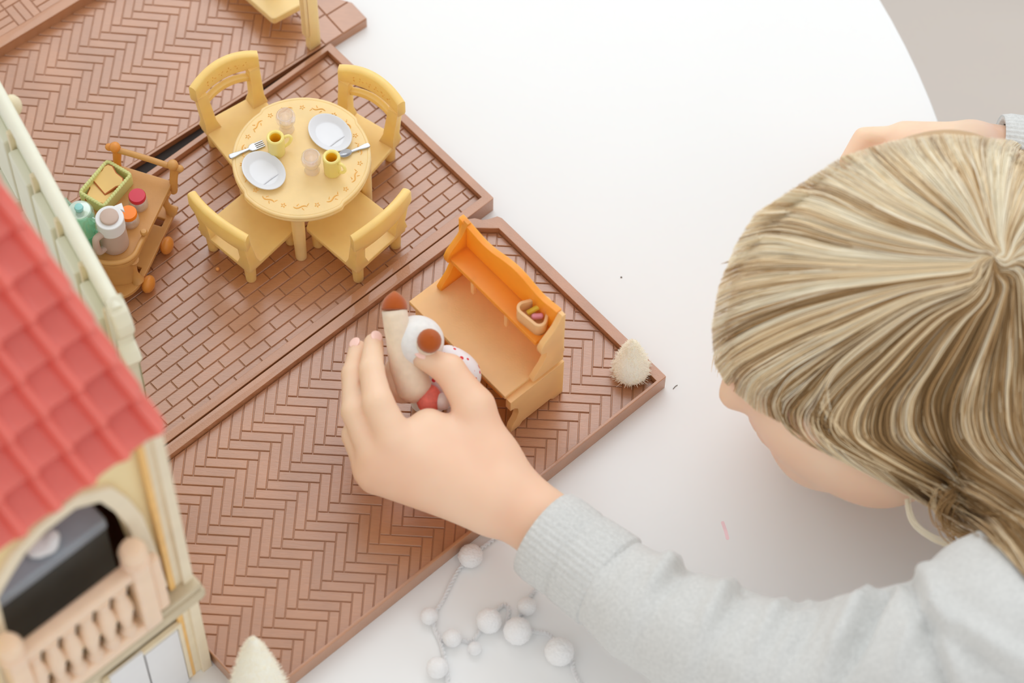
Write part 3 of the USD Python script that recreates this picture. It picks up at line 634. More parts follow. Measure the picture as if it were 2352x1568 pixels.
# ------------------------------------------------------------------ the toy rabbit in the child's hand
def fur(name, rgb): plastic(name, rgb, rough=.85, spec=.15, sss=.2, sscale=.003, var=.05, scale=240, bump=.5, bscale=2600, sheen=.4)
fur('fur_white', (246, 244, 240)); fur('fur_cream', (250, 226, 200)); fur('fur_brown', (176, 84, 24))
c = lin((244, 242, 246)); d = lin((226, 60, 70))
MAT['dress_dots'] = usdkit.material(stage, '/World/Looks/dress_dots', {'tc': ('texture_coordinate', {}), 'v': ('voronoi_texture', {'scale': 230.0, 'randomness': .6}), 'r': ('rgb_ramp', {'ramp': [(0, d), (.25, d), (.28, c), (1, c)]}), 'p': ('principled_bsdf', {'roughness': .8})},
    [('tc.object', 'v.vector'), ('v.distance', 'r.fac'), ('r.color', 'p.base_color')], surface='p.BSDF')
plastic('cloth_salmon', (240, 130, 118), rough=.85, spec=.15, var=.14, scale=260, bump=.5, bscale=1500)
rb = thing('toy_rabbit', 'white flocked toy rabbit with brown-tipped ears in a dotted dress, held in the hand', 'toy animal', at(985, 900, .8))
hc = at(958, 783, 12.0)
head = surfnet(lambda p: smin(smin(sd_ell(p, hc, (2.5, 2.4, 2.3)), sd_ell(p, at(935, 812, 11.0), (1.7, 1.7, 1.6)), .8), sd_cone(p, hc, at(930, 880, 8.5), 1.4, 1.6), .7), hc - 5.6, hc + 4, .22)
obj('head', head, M['fur_white'], rb, world=True, smooth=True)
e1 = [(at(962, 915, 8.4), 1.0), (at(935, 845, 10.6), 1.0), (at(915, 770, 13.0), 1.2), (at(906, 712, 14.4), 1.22)]
obj('ear', tube(spline([a_ for a_, _ in e1], 18), np.interp(np.linspace(0, 1, 18), [0, .1, .4, .7, 1], [.9, 1.7, 1.55, 1.2, 1.17]), 20), M['fur_cream'], rb, world=True, smooth=True)
t0, t1 = at(906, 712, 14.4), at(906, 668, 15.2)
obj('ear_tip', tube(spline([t0, t0 * .5 + t1 * .5, t1], 9), [1.17, 1.2, 1.18, 1.12, 1.04, .9, .7, .42, .1], 20), M['fur_brown'], rb, world=True, smooth=True, label='brown ear tip')
f0, f1 = at(975, 800, 12.6), at(993, 772, 15.2)
obj('ear', tube(spline([f0, f0 * .5 + f1 * .5], 6), [.95, 1.0, 1.04, 1.06, 1.08, 1.08], 18), M['fur_cream'], rb, world=True, smooth=True)
obj('ear_tip', tube(spline([f0 * .5 + f1 * .5, f1], 8), [1.1, 1.12, 1.12, 1.1, 1.04, .9, .66, .12], 18), M['fur_brown'], rb, world=True, smooth=True, label='brown ear tip')
obj('body', ball(at(925, 868, 8.3), (1.9, 2.3, 2.6), 3), M['fur_cream'], rb, world=True, smooth=True)
dr = surfnet(lambda p: smin(smin(sd_ell(p, at(1022, 872, 6.6), (2.35, 2.5, 2.6)), smin(sd_ell(p, at(1074, 862, 8.2), (1.25, 1.3, 1.5)), smin(sd_ell(p, at(1028, 822, 9.2), (1.1, 1.1, 1.4)), sd_ell(p, at(1056, 838, 9.0), (1.2, 1.2, 1.4)), 1.0), 1.0), 1.8), sd_ell(p, at(985, 880, 6.2), (2.2, 2.2, 2.4)), 1.5), at(1028, 868, 6.5) - 6, at(1028, 868, 6.5) + 6, .25)
obj('dress', dr, M['dress_dots'], rb, world=True, smooth=True, label='white dress with small red dots')
obj('scarf', ball(at(985, 916, 8.6), (1.15, 1.4, 1.2), 3), M['cloth_salmon'], rb, world=True, smooth=True, label='salmon knitted scarf')
obj('paw', ball(at(1016, 922, 8.7), (.75, .8, .8), 3), M['fur_white'], rb, world=True, smooth=True)
obj('leg', cap_hull([(at(1000, 905, 3.6), .9), (at(1005, 925, .95), .9)], 16), M['fur_white'], rb, world=True)
obj('leg', cap_hull([(at(965, 905, 3.6), .9), (at(965, 925, .95), .9)], 16), M['fur_white'], rb, world=True)

# ------------------------------------------------------------------ the toy house
plastic('roof_red', (236, 112, 100), rough=.32, spec=.6, sss=.2, sscale=.004, srad=(1, .4, .3), var=.04, scale=40)
plastic('house_cream', (246, 222, 168), rough=.5, sss=.1, var=.04, scale=30); plastic('house_ivory', (238, 224, 196), rough=.5, var=.03); plastic('house_sill', (206, 190, 160), rough=.5, var=.05)
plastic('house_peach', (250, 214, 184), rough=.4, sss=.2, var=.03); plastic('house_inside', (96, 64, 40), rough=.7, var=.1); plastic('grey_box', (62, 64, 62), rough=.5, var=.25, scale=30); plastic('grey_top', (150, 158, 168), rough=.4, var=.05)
plastic('pane_white', (232, 232, 234), rough=.25, var=.01); plastic('orange_line', (244, 196, 120), rough=.5)
VF, UC = 17.0, -19.65
hs = thing('toy_house', 'cream toy house with red tiled roof and arched balcony window in the lower left corner', 'toy house', uvz(-34, 12, TZ))
def fac(px, py): w = on_plane(px, py, Vv, VF); return np.array([w @ Uv, w[2]])
def wallp(poly, v, d, bev=0.0):                 # slab on the facade: outline in (u, z), front face at v, depth d
    t = frame_prism(Polygon([(-a_, b_) for a_, b_ in poly.exterior.coords], [[(-a_, b_) for a_, b_ in h.coords] for h in poly.interiors]), uvz(0, v - d, 0), -Uv, (0, 0, 1), d, bev)
    return t
arch = [fac(*p) for p in ((370, 1387), (341, 1300), (313, 1231), (282, 1195), (248, 1172), (191, 1187), (125, 1238), (75, 1291), (39, 1348), (13, 1393))]
za = fac(370, 1387)[1]
archp = Polygon([(arch[0][0], za)] + [tuple(a_) for a_ in arch[1:]] + [(arch[-1][0] - .8, za)])
wz0 = fac(457, 1366)[1]
upper = sbox(-60, wz0, UC + .0, 46.0).difference(archp)
obj('upper_wall', wallp(upper, VF - .5, 1.0), M['house_cream'], hs, world=True)
obj('lower_wall', wallp(sbox(-60, TZ, UC, wz0), VF - .7, 1.0), M['house_ivory'], hs, world=True)
obj('side_wall', join(uvbox(UC - 1.0, UC, -12, VF - .6, TZ, 45.5, .05)), M['house_ivory'], hs, world=True)
obj('arch_frame', wallp(archp.buffer(1.5, join_style=1).intersection(sbox(-60, za, UC - 2.2, 46)).difference(archp), VF - .12, .8, .12), M['house_ivory'], hs, world=True)
obj('corner_pilaster', wallp(sbox(UC - 1.75, wz0 + 2.2, UC + .12, 46.2), VF, 1.0, .15), M['house_ivory'], hs, world=True)
obj('corner_pilaster', wallp(sbox(UC - 1.6, TZ, UC + .12, wz0 - .1), VF, 1.0, .15), M['house_ivory'], hs, world=True)
obj('pilaster_line', wallp(sbox(UC - 2.25, wz0 + 2.5, UC - 1.75, 45), VF - .42, .4), M['orange_line'], hs, world=True)
obj('pilaster_line', wallp(sbox(UC - 2.1, TZ, UC - 1.6, wz0 - .4), VF - .6, .4), M['orange_line'], hs, world=True)
obj('floor_ledge', join(uvbox(-60, UC + .35, VF - 1.5, VF + .55, wz0 + .1, wz0 + 1.5, .3), uvbox(-60, UC + .2, VF - 1.5, VF + .25, wz0 - .7, wz0 + .2, .2), uvbox(-60, UC + .2, VF - 1.5, VF + .3, wz0 + 1.5, wz0 + 2.3, .2)), M['house_sill'], hs, world=True)
wl = [fac(343, 1518), fac(427, 1467)]
obj('lower_window_frame', wallp(sbox(-30, -1, wl[1][0] + .35, wl[0][1] + .2).difference(sbox(-29.5, -1.2, wl[1][0] - .1, wl[0][1] - .3)), VF - .35, .5, .08), M['house_ivory'], hs, world=True)
for k in range(2):
    obj('window_pane', wallp(sbox(-29.5 + k * 3.75, -1.2, -25.9 + k * 3.75, wl[0][1] - .35 + (1.0 if k == 0 else 0)), VF - .45, .3, .05), M['pane_white'], hs, world=True)
# inside the arch
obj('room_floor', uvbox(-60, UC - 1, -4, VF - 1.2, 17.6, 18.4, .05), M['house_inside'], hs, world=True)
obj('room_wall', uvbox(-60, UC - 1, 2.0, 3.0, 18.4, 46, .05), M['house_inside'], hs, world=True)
# balcony railing
rl = [fac(63, 1443), fac(262, 1300), fac(78, 1566), fac(334, 1388)]
VB = VF + .9
def rail(ua, ub, v, za_, zb_, hw, hz): return uvbox(ua, ub, v - hw, v + hw, za_ - hz, zb_ + hz, .3)
ur = fac(290, 1300)[0]; zr = 31.0; zb = 21.0; ul = -37.4
obj('balcony_rail', uvbox(ul, ur, VB - .75, VB + .75, zr - .7, zr + .7, .4), M['house_peach'], hs, world=True)
obj('balcony_base', uvbox(ul - .5, ur + 1.1, VB - .9, VB + .8, zb - 1.0, zb + .6, .3), M['house_peach'], hs, world=True)
for k in range(6):
    u = ul + 1.35 + k * (ur - ul - 2.0) / 5.6
    bal = lathe([(0, zb + .5), (.75, zb + .5), (.8, zb + 1.1), (.45, zb + 1.6), (.62, zb + 3.0), (.95, zb + 5.0), (.7, zb + 6.6), (.42, zb + 7.8), (.75, zb + 8.4), (.75, zb + 8.9), (0, zb + 9.4)], 20)
    bal.apply_translation(uvz(u, VB, 0)); obj('baluster', bal, M['house_peach'], hs, world=True)
for u in (ur + .4, ul - .2):
    p_ = uvz(u, VB + .1, 0)
    obj('newel_post', join(uvbox(u - .85, u + .85, VB - .75, VB + .95, zb - .5, zr + 1.2, .2), lathe([(0, zr + 1.1), (1.15, zr + 1.1), (1.2, zr + 1.5), (.7, zr + 1.9), (1.05, zr + 2.4), (1.2, zr + 3.0), (.9, zr + 3.8), (0, zr + 4.1)], 20, p_)), M['house_peach'], hs, world=True)
obj('bracket', uvbox(ur + 1.4, ur + 2.6, VB - .8, VB + .3, zb - .3, zr - 1, .3), M['house_peach'], hs, world=True)
# dark box seen through the arch
gb = thing('storage_box', 'dark grey box with a pale blue-grey lid, seen through the arched window', 'box', uvz(-31, 9, 18.4))
obj('box_body', uvbox(-38, -25.3, 4.5, 14.5, 18.45, 32.9, .3), M['grey_box'], gb, world=True)
obj('box_lid', uvbox(-38.1, -25.2, 4.4, 14.6, 32.9, 34.4, .3), M['grey_top'], gb, world=True)
TS = at(102, 1252, 34.9)
rag = surfnet(lambda p: smin(sd_ell(p, TS, (1.0, .9, .6)), smin(sd_ell(p, TS + [.6, .4, .4], (.6, .75, .5)), sd_ell(p, TS + [-.6, -.6, -.05], (.8, .6, .45)), .4), .4) + .3 * (meshkit.noise(p * .9) - .5), TS - 4, TS + 4, .3)
rg = thing('crumpled_tissue', 'small crumpled white tissue on the dark grey box', 'tissue', TS - [0, 0, .5]); obj('paper', rag, M['pane_white'], rg, world=True, smooth=True)

# roof: single pan tiles with a raised rib on their right edge, on a sloping deck
E0 = uvz(-20.0, VF + .05, 46.9); rise, run = 13.9, 17.6   # eave corner
sl = np.array([*(-Vv[:2] * run), rise]); sl /= np.linalg.norm(sl); al = -Uv; nn = np.cross(sl, al); nn = nn if nn[2] > 0 else -nn
TW, TL = 3.22, 3.17
E0 = E0 - nn * .75
obj('roof_deck', frame_prism(sbox(0, .2, 9 * TW, 11 * TL), E0 - nn * 1.1 + sl * 0, al, sl, 1.0 * np.sign(np.cross(al, sl) @ nn)) if np.cross(al, sl) @ nn > 0 else frame_prism(sbox(-9 * TW, .2, 0, 11 * TL), E0 - nn * 1.1, -al, sl, 1.0), M['roof_red'], hs, world=True)
def tile_mesh():
    """local: x along the eave, y up the slope, z off the roof"""
    xs = [0, .10, .28, .5, .72, .9, 1.02, 1.2, 1.7, 2.4, 2.9, TW]
    hz = [.3, .9, 1.22, 1.3, 1.2, .85, .42, .14, .0, .0, .1, .3]
    ys = [0.0, .06, .3, 1.2, 2.3, TL + .15]; lift = [.75, .95, .92, .52, .18, 0.0]
    V = [];
    for y, l in zip(ys, lift):
        for x, z in zip(xs, hz): V.append((x, y, z + l))
    n = len(xs)
    for y in (ys[0], ys[-1]):
        for x in xs: V.append((x, y, -.1))
    F = []
    for j in range(len(ys) - 1):
        for i in range(n - 1):
            a_ = j * n + i; F += [(a_, a_ + 1, a_ + n + 1), (a_, a_ + n + 1, a_ + n)]
    o = len(ys) * n
    for i in range(n - 1): F += [(o + i, o + i + 1, i + 1), (o + i, i + 1, i)]
    return trimesh.Trimesh(np.array(V, float), np.array(F), process=False)
TILE = tile_mesh()
for j in range(10):
    for i in range(8):
        t = TILE.copy(); P = t.vertices
        t.vertices = E0 + np.outer(P[:, 0] + i * TW, al) + np.outer(P[:, 1] + j * TL, sl) + np.outer(P[:, 2] - .1, nn)
        if np.cross(al, sl) @ nn < 0: t.invert()
        obj('roof_tile', t, M['roof_red'], hs, world=True, smooth=45)
for j in range(10):
    a_, b_ = E0 + sl * (j * TL) + nn * .55 - al * .1, E0 + sl * (j * TL + TL + .1) + nn * .3 - al * .1
    obj('verge_rib', tube(spline([a_, a_ * .5 + b_ * .5, b_], 7), [.30, .5, .52, .5, .48, .46, .44], 12), M['roof_red'], hs, world=True)

# ------------------------------------------------------------------ pale wall wing with a railing on top
plastic('wing_ivory', (236, 234, 212), rough=.5, sss=.1, var=.02); plastic('wing_panel', (228, 230, 210), rough=.55, var=.03, scale=30); plastic('wing_post', (232, 220, 186), rough=.5, var=.03)
W0, W1 = at(-52, 122, 28), at(268, 705, 28)
wd = (W1 - W0); wl_ = np.linalg.norm(wd); wd /= wl_; wn = np.cross([0, 0, 1.0], wd); wn = wn if wn[1] < 0 else -wn     # towards the camera side
wg = thing('toy_wall_wing', 'pale ivory toy house wall with rounded top rail, between red roof and trolley', 'toy wall', (*((W0 + W1) / 2)[:2], .85))
def wbox(s0, s1, d0, d1, z0, z1, r=.1):
    t = tm(rbox((s0, d0, z0), (s1, d1, z1), r)); P = t.vertices
    t.vertices = W0 * [1, 1, 0] + np.outer(P[:, 0], wd) + np.outer(P[:, 1], wn) + np.outer(P[:, 2], [0, 0, 1.0])
    if np.cross(wd, wn)[2] < 0: t.invert()
    return t
obj('wall_panel', wbox(0, wl_, -.5, .3, .85, 26.6, .05), M['wing_panel'], wg, world=True)
obj('top_rail', tube([W0 + [0, 0, -.6], W1 + [0, 0, -.6]], .66, 20), M['wing_ivory'], wg, world=True)
obj('rail_bed', wbox(0, wl_, -.5, .45, 25.9, 27.0, .2), M['wing_ivory'], wg, world=True)
for k in range(6):
    s0 = wl_ - 1.6 - k * 5.2
    obj('pilaster', wbox(s0 - .3, s0 + .3, .2, .85, .85, 25.7, .15), M['wing_post'], wg, world=True)
    obj('wall_board', wbox(s0 - 4.7, s0 - .5, .25, 1.3, 13.9, 23.6, .2), M['wing_panel'], wg, world=True)
    obj('wall_board', wbox(s0 - 4.7, s0 - .5, .25, 1.9, .85, 13.6, .2), M['wing_panel'], wg, world=True)
prof = Polygon([(-1.0, .85), (.2, .85), (.2, 17), (.5, 19), (1.5, 20), (1.75, 20.8), (1.2, 21.6), (.5, 22.2), (.4, 23.2), (.95, 24.1), (1.4, 25.2), (1.2, 26.4), (.5, 27.5), (-1.0, 28.2)]).buffer(.25).buffer(-.25)
obj('end_bracket', frame_prism(prof, W1 * [1, 1, 0] + wn * 0.9 * (1 if np.cross(wd, [0, 0, 1.0]) @ wn < 0 else -1), wd, (0, 0, 1.0), 1.7, .35), M['wing_ivory'], wg, world=True)
kb = at(28, 243, 26); obj('corner_knob', ball(kb, (.9, .9, 1.3), 2), M['wing_post'], wg, world=True)
# ------------------------------------------------------------------ small things around the boards
plastic('bench_cream', (250, 214, 150), rough=.42, sss=.2, sscale=.004, srad=(1, .6, .2), var=.03)
bn = thing('toy_bench', 'pale yellow toy bench with a rounded seat corner, cut off by the top edge', 'bench', (*at(720, 112, 0.03)[:2], 0.03))
c0, p1, p2 = at(627, 45, 3.2), at(560, -14, 3.2), at(698, 7, 3.2); a_, b_ = (p1 - c0)[:2], (p2 - c0)[:2]
seat = Polygon([c0[:2], c0[:2] + a_ * 3, c0[:2] + a_ * 3 + b_ * 1.15, c0[:2] + b_ * 1.15]).buffer(-.5, join_style=1).buffer(.5, join_style=1)
obj('seat', prism(seat, 2.2, 3.2, .15), M['bench_cream'], bn, world=True)
l0 = at(714, 118, 0.03); lu, lv = np.array([r2, r2]), np.array([r2, -r2])
def leg_at(o, nm='leg'):
    f_ = lambda a, b: tuple(np.asarray(o)[:2] + lu * a + lv * b)
    obj(nm, join(prism(Polygon([f_(0, 0), f_(1.35, 0), f_(1.35, -.75), f_(0, -.75)]), .03, 13, .08), prism(Polygon([f_(-.35, 0), f_(.1, 0), f_(.1, -.75), f_(-.35, -.75)]), 2.6, 13, .08)), M['bench_cream'], bn, world=True)
leg_at(l0, 'end_post'); leg_at(l0 + np.array([*(lv * -6.2), 0]), 'end_post')
obj('rear_leg', prism(Polygon([tuple(c0[:2] + a_ * 2.7 + b_ * .2 + q) for q in np.array([(-.5, -.5), (.5, -.5), (.5, .5), (-.5, .5)])]), .03, 2.3), M['bench_cream'], bn, world=True)

# two bottle-brush trees
MAT['brush_cream'] = usdkit.material(stage, '/World/Looks/brush_cream', {'p': ('diffuse_bsdf', {'color': lin((254, 250, 238))}), 't': ('translucent_bsdf', {'color': lin((254, 248, 232))}), 'm': ('mix_closure', {'fac': .4})}, [('p.BSDF', 'm.closure1'), ('t.BSDF', 'm.closure2')], surface='m.closure')
plastic('brush_added_core', (254, 250, 236), rough=.9, spec=.1)
plastic('wire', (206, 186, 140), rough=.4)
def brush(label, base, tip, rad, n, seed, cut=0.0):
    t = thing('bottle_brush_tree', label, 'toy tree', base)
    g = np.random.default_rng(seed); base, tip = np.asarray(base, float), np.asarray(tip, float); ax = tip - base; L = np.linalg.norm(ax); ax /= L
    e = np.cross(ax, [1, 0, 0]); e /= np.linalg.norm(e); e2 = np.cross(ax, e); st = []
    for k in range(n):
        q = g.random() ** .8; a = g.random() * 2 * math.pi; o = base + ax * (q * L)
        R_ = rad * np.interp(q, [0, .06, .2, .55, .85, 1], [.75, 1.0, .98, .66, .34, .06]) * g.uniform(.9, 1.12)
        d = e * math.cos(a) + e2 * math.sin(a) + ax * g.normal(.12, .12)
        st.append(np.array([o, o + d * R_ * .5, o + d * R_ + g.normal(0, .05, 3)]))
    curves('bristle', st, .11, M['brush_cream'], t, kind='stuff')
    obj('core', tube(np.linspace(base + ax * .2, tip - ax * .1, 8), rad * np.array([.74, .92, .88, .78, .64, .48, .32, .1]), 14), M['brush_added_core'], t, world=True)  # pale solid core added to brighten the self-shaded bristles
    obj('stem', tube([base - ax * .3, tip], [.14, .08], 8), M['wire'], t, world=True)
    obj('foot', lathe([(0, 0), (.7, 0), (.7, .25), (.2, .35), (0, .35)], 20), M['brush_cream'], t)
    return t
brush('small cream bottle-brush tree on the right corner of the lower tray', (*at(1449, 862, 0)[:2], 0.0), at(1452, 782, 5.0), 1.95, 2600, 3)
brush('cream bottle-brush tree at the bottom edge of the picture, by the house', (*at(598, 1632, 0)[:2], 0.0), at(580, 1464, 9.5), 2.9, 4200, 5)

# white pom-pom garland
plastic('yarn_white', (253, 253, 254), rough=.95, spec=.05, sss=.4, sscale=.004, srad=(1, 1, 1), var=.005, scale=80, bump=.25, bscale=900, sheen=.2)
gl = thing('pompom_garland', 'white braided garland with fluffy pom-poms lying on the white table', 'garland', (*at(1100, 1420, TZ)[:2], TZ))
gp = lambda x, y, z=TZ + .28: at(940 + x / 4.26, 1200 + y / 4.26, z)
def braid(pts, n):
    P = spline([gp(*p) for p in pts], n); out = []
    for ph in (0, math.pi):
        t = np.arange(n) * .9 + ph; out.append(tube(P + np.c_[.10 * np.cos(t), .10 * np.sin(t), .09 * np.sin(t)], .13, 6))
    return join(*out)
obj('cord', braid([(1000, 20), (800, 180), (600, 330), (480, 470), (330, 760), (240, 930), (250, 1040), (300, 1150), (350, 1350), (375, 1540), (360, 1750)], 170), M['yarn_white'], gl, world=True, smooth=True)
obj('cord', braid([(300, 1150), (450, 1130), (600, 1165), (680, 1075), (790, 930), (870, 840), (930, 800), (975, 870), (955, 990), (1080, 1000), (1220, 1060), (1340, 1080), (1450, 1180), (1580, 1290), (1610, 1450), (1690, 1600)], 200), M['yarn_white'], gl, world=True, smooth=True)
obj('cord', braid([(1240, 640), (1190, 710), (1130, 790), (1080, 930)], 40), M['yarn_white'], gl, world=True, smooth=True)
for i, (x, y, r) in enumerate(((600, 325, 105), (195, 915, 75), (275, 1420, 92), (420, 1130, 80), (780, 960, 110), (1060, 1060, 120), (1470, 1260, 125), (1150, 820, 80), (640, 1230, 60))):
    R_ = 1.2 * r / 4.26 / 25.2; c_ = gp(x, y, TZ + R_ * .85)
    m = ball((0, 0, 0), 1, 4); n_ = meshkit.noise(m.vertices * 9 + i * 7) + .5 * meshkit.noise(m.vertices * 19 + i); m.vertices = m.vertices * (R_ * (.86 + .13 * n_))[:, None]
    m.vertices[:, 2] *= .9; m.apply_translation(c_); obj('pompom', m, M['yarn_white'], gl, world=True, smooth=True)

# crumbs and marks
plastic('crumb_orange', (236, 164, 96), rough=.5); plastic('crumb_dark', (120, 112, 104), rough=.8); plastic('ink_pink', (248, 214, 220), rough=.6)
bd = thing('bead', 'tiny orange bead on the strips below the lower left chair', 'bead', (*at(500, 620, 0)[:2], 0)); obj('bead_body', ball((0, 0, .2), .2, 2), M['crumb_orange'], bd)
k1 = thing('crumb', 'tiny dark crumb on the white table right of the desk', 'crumb', (*at(1427, 637, TZ)[:2], TZ)); obj('speck', ball((0, 0, .05), (.1, .08, .06), 1), M['crumb_dark'], k1)
k2 = thing('thread', 'tiny dark thread on the white table off the tray corner', 'thread', (*at(1550, 888, TZ)[:2], TZ)); obj('fibre', tube([at(1546, 893, TZ + .04), at(1551, 887, TZ + .06), at(1556, 884, TZ + .04)], .035, 5), M['crumb_dark'], k2, world=True)
k3 = thing('ink_mark', 'faint pink felt-pen mark on the white table below the chin', 'mark', (*at(1665, 1215, TZ)[:2], TZ)); obj('stroke', prism(LineString([at(1660, 1200, TZ)[:2], at(1667, 1220, TZ)[:2], at(1671, 1236, TZ)[:2]]).buffer(.16), TZ - .02, TZ + .012), M['ink_pink'], k3, world=True)
# ------------------------------------------------------------------ the child
def skin(name, rgb, r2_):
    c, d = lin(rgb), lin(r2_)
    MAT[name] = usdkit.material(stage, '/World/Looks/' + name, {'tc': ('texture_coordinate', {}), 'n': ('noise_texture', {'scale': 22.0, 'detail': 3.0}), 'r': ('rgb_ramp', {'ramp': [(.35, c), (.75, d)]}),
        'n2': ('noise_texture', {'scale': 900.0, 'detail': 3.0}), 'b': ('bump', {'strength': .08, 'distance': .0005}), 'p': ('principled_bsdf', {'roughness': .5, 'specular_ior_level': .4, 'subsurface_weight': .3, 'subsurface_scale': .003, 'subsurface_radius': (1, .35, .16)})},
        [('tc.object', 'n.vector'), ('tc.object', 'n2.vector'), ('n.fac', 'r.fac'), ('n2.fac', 'b.height'), ('b.normal', 'p.normal'), ('r.color', 'p.base_color')], surface='p.BSDF')
skin('skin', (249, 212, 184), (246, 198, 168))
def knit(name, rgb, sc=1.0):
    c = np.array(lin(rgb))
    MAT[name] = usdkit.material(stage, '/World/Looks/' + name, {'tc': ('texture_coordinate', {}), 'n': ('noise_texture', {'scale': 620.0, 'detail': 4.0, 'roughness': .75}), 'r': ('rgb_ramp', {'ramp': [(.3, tuple(c * .86)), (.7, tuple(np.minimum(c * 1.10, 1)))]}),
        'n2': ('noise_texture', {'scale': 1400.0, 'detail': 2.0}), 'b': ('bump', {'strength': .4, 'distance': .0006}), 'p': ('principled_bsdf', {'roughness': .9, 'specular_ior_level': .15, 'sheen_weight': .35, 'sheen_roughness': .5})},
        [('tc.object', 'n.vector'), ('tc.object', 'n2.vector'), ('n.fac', 'r.fac'), ('n2.fac', 'b.height'), ('b.normal', 'p.normal'), ('r.color', 'p.base_color')], surface='p.BSDF')
knit('knit_grey', (216, 217, 215)); plastic('trousers', (90, 100, 120), rough=.9, var=.1)
pe = thing('person', 'fair-haired child in a pale grey sweater leaning over the table, holding the rabbit', 'person', (84, -4, TZ - 131))
# head frame
HC = at(2036, 680, 19.0)
Fw = np.array([-.93, -.30, -.20]); Fw /= np.linalg.norm(Fw)
U0 = np.array([0, 0, 1.0]) - Fw[2] * Fw; U0 /= np.linalg.norm(U0); L0 = np.cross(U0, Fw)
rho = math.radians(30); Up = math.cos(rho) * U0 - math.sin(rho) * L0; Lf_ = np.cross(Up, Fw)
HM = np.array([Fw, Lf_, Up])                       # rows: forward, left, up
H = lambda f, l, u: HC + f * Fw + l * Lf_ + u * Up
def narrow(q):                                     # the brow is narrower than the back of the head
    q = q.copy(); q[:, 1] = q[:, 1] / (1 - .020 * np.clip(q[:, 0] + 3, 0, 16)); return q
BN = -.632 * RC[0] - .775 * RC[1]                 # the brow falls off flat on the far side
BO = (at(1808, 456, 19.0) - HC) @ BN
def smax(a, b, k): return -smin(-a, -b, k)
def head_sdf(p):
    q = (p - HC) @ HM.T; s = q.copy(); s[:, 1] = np.abs(s[:, 1])
    d = sd_ell(narrow(q), (-1.0, 0, 2.6), (15.0, 10.9, 12.7))
    d = smax(d, (p - HC) @ BN - BO + .9, 6.0)
    d = smin(d, sd_ell(q, (7.5, 0, -5.5), (7.6, 9.2, 10.2)), 4.0)
    d = smin(d, sd_ell(s, (8.8, 5.2, -7.2), (4.6, 4.3, 4.6)), 3.0)           # cheeks
    d = smin(d, sd_ell(s, (4.2, 6.4, -10.2), (6.6, 5.8, 6.6)), 3.0)
    d = smin(d, sd_ell(q, (9.6, 0, -13.6), (3.6, 4.4, 3.0)), 3.5)           # chin
    d = smin(d, sd_cone(q, (13.0, 0, 0.5), (15.5, 0, -5.0), .9, 1.55), 1.6)  # nose
    d = smin(d, sd_ell(s, (14.0, 1.25, -5.5), (1.0, .95, .9)), .8)
    d = smin(d, sd_ell(q, (13.7, 0, -8.6), (1.3, 2.4, .75)), .7)             # lips
    d = smin(d, sd_ell(q, (13.4, 0, -10.1), (1.3, 2.1, .85)), .7)
    d = -smin(-d, sd_ell(s, (15.0, 4.6, -.6), (2.2, 2.3, 1.5)), 1.2)         # eye hollows
    d = smin(d, sd_ell(s, (-1.0, 9.6, -2.5), (1.7, .7, 2.8)), .8)           # ears
    return d
neck0, neck1 = H(-3.0, 0, -8), np.array([77.0, -5.5, 9.0])
SHL, SHR = at(2330, 1500, 17.0), np.array([88.0, 17.0, 13.0])
PEL = np.array([98.0, -4.0, -42.0])
ELB = at(1850, 1575, 9.0)
def rest_sdf(p):
    d = sd_cone(p, neck0 * .4 + neck1 * .6, neck1, 5.0, 5.6)
    d = smin(d, sd_cone(p, neck1 + [3, 0, -3], PEL, 8.5, 10.5), 4.0)
    d = smin(d, sd_cone(p, neck1 + [1, 0, -3], SHL, 5.5, 4.6), 3.0); d = smin(d, sd_cone(p, neck1 + [1, 0, -3], SHR, 5.5, 4.6), 3.0)
    d = smin(d, sd_cone(p, SHL, ELB, 4.4, 3.6), 1.5); d = smin(d, sd_cone(p, ELB, at(1480, 1392, 7.6), 3.6, 3.1), 1.0)
    d = smin(d, sd_cone(p, SHR, RELB, 4.4, 3.4), 1.5); d = smin(d, sd_cone(p, RELB, RWR, 3.4, 2.6), 1.0)
    for sy in (-5, 5): d = smin(d, sd_cone(p, PEL + [0, sy, -4], PEL + [2, sy * 1.2, -50], 6.0, 4.0), 2.0); d = smin(d, sd_cone(p, PEL + [2, sy * 1.2, -50], [103, -4 + sy * 1.2, TZ - 127], 4.0, 3.0), 1.0); d = smin(d, sd_cone(p, [103, -4 + sy * 1.2, TZ - 128.6], [94, -4 + sy * 1.3, TZ - 129], 2.6, 2.0), 1.0)
    return d
RELB, RWR = at(2560, 400, 3.5), at(2230, 338, 6.6)
RF = [(at(2050, 318, 6.8), at(1985, 318, 6.6), at(1950, 372, 5.6), 1.15), (at(2055, 345, 6.2), at(1975, 352, 5.6), at(1975, 410, 4.2), 1.1), (at(2060, 372, 5.4), at(1990, 385, 4.4), at(2005, 430, 3.0), 1.05), (at(2070, 395, 4.6), at(2010, 410, 3.4), at(2035, 450, 2.2), .95), (at(2150, 390, 5.4), at(2110, 430, 4.0), at(2090, 465, 2.6), 1.05)]
rest = surfnet(rest_sdf, (36, -46, TZ - 133), (122, 50, 36), 1.1)
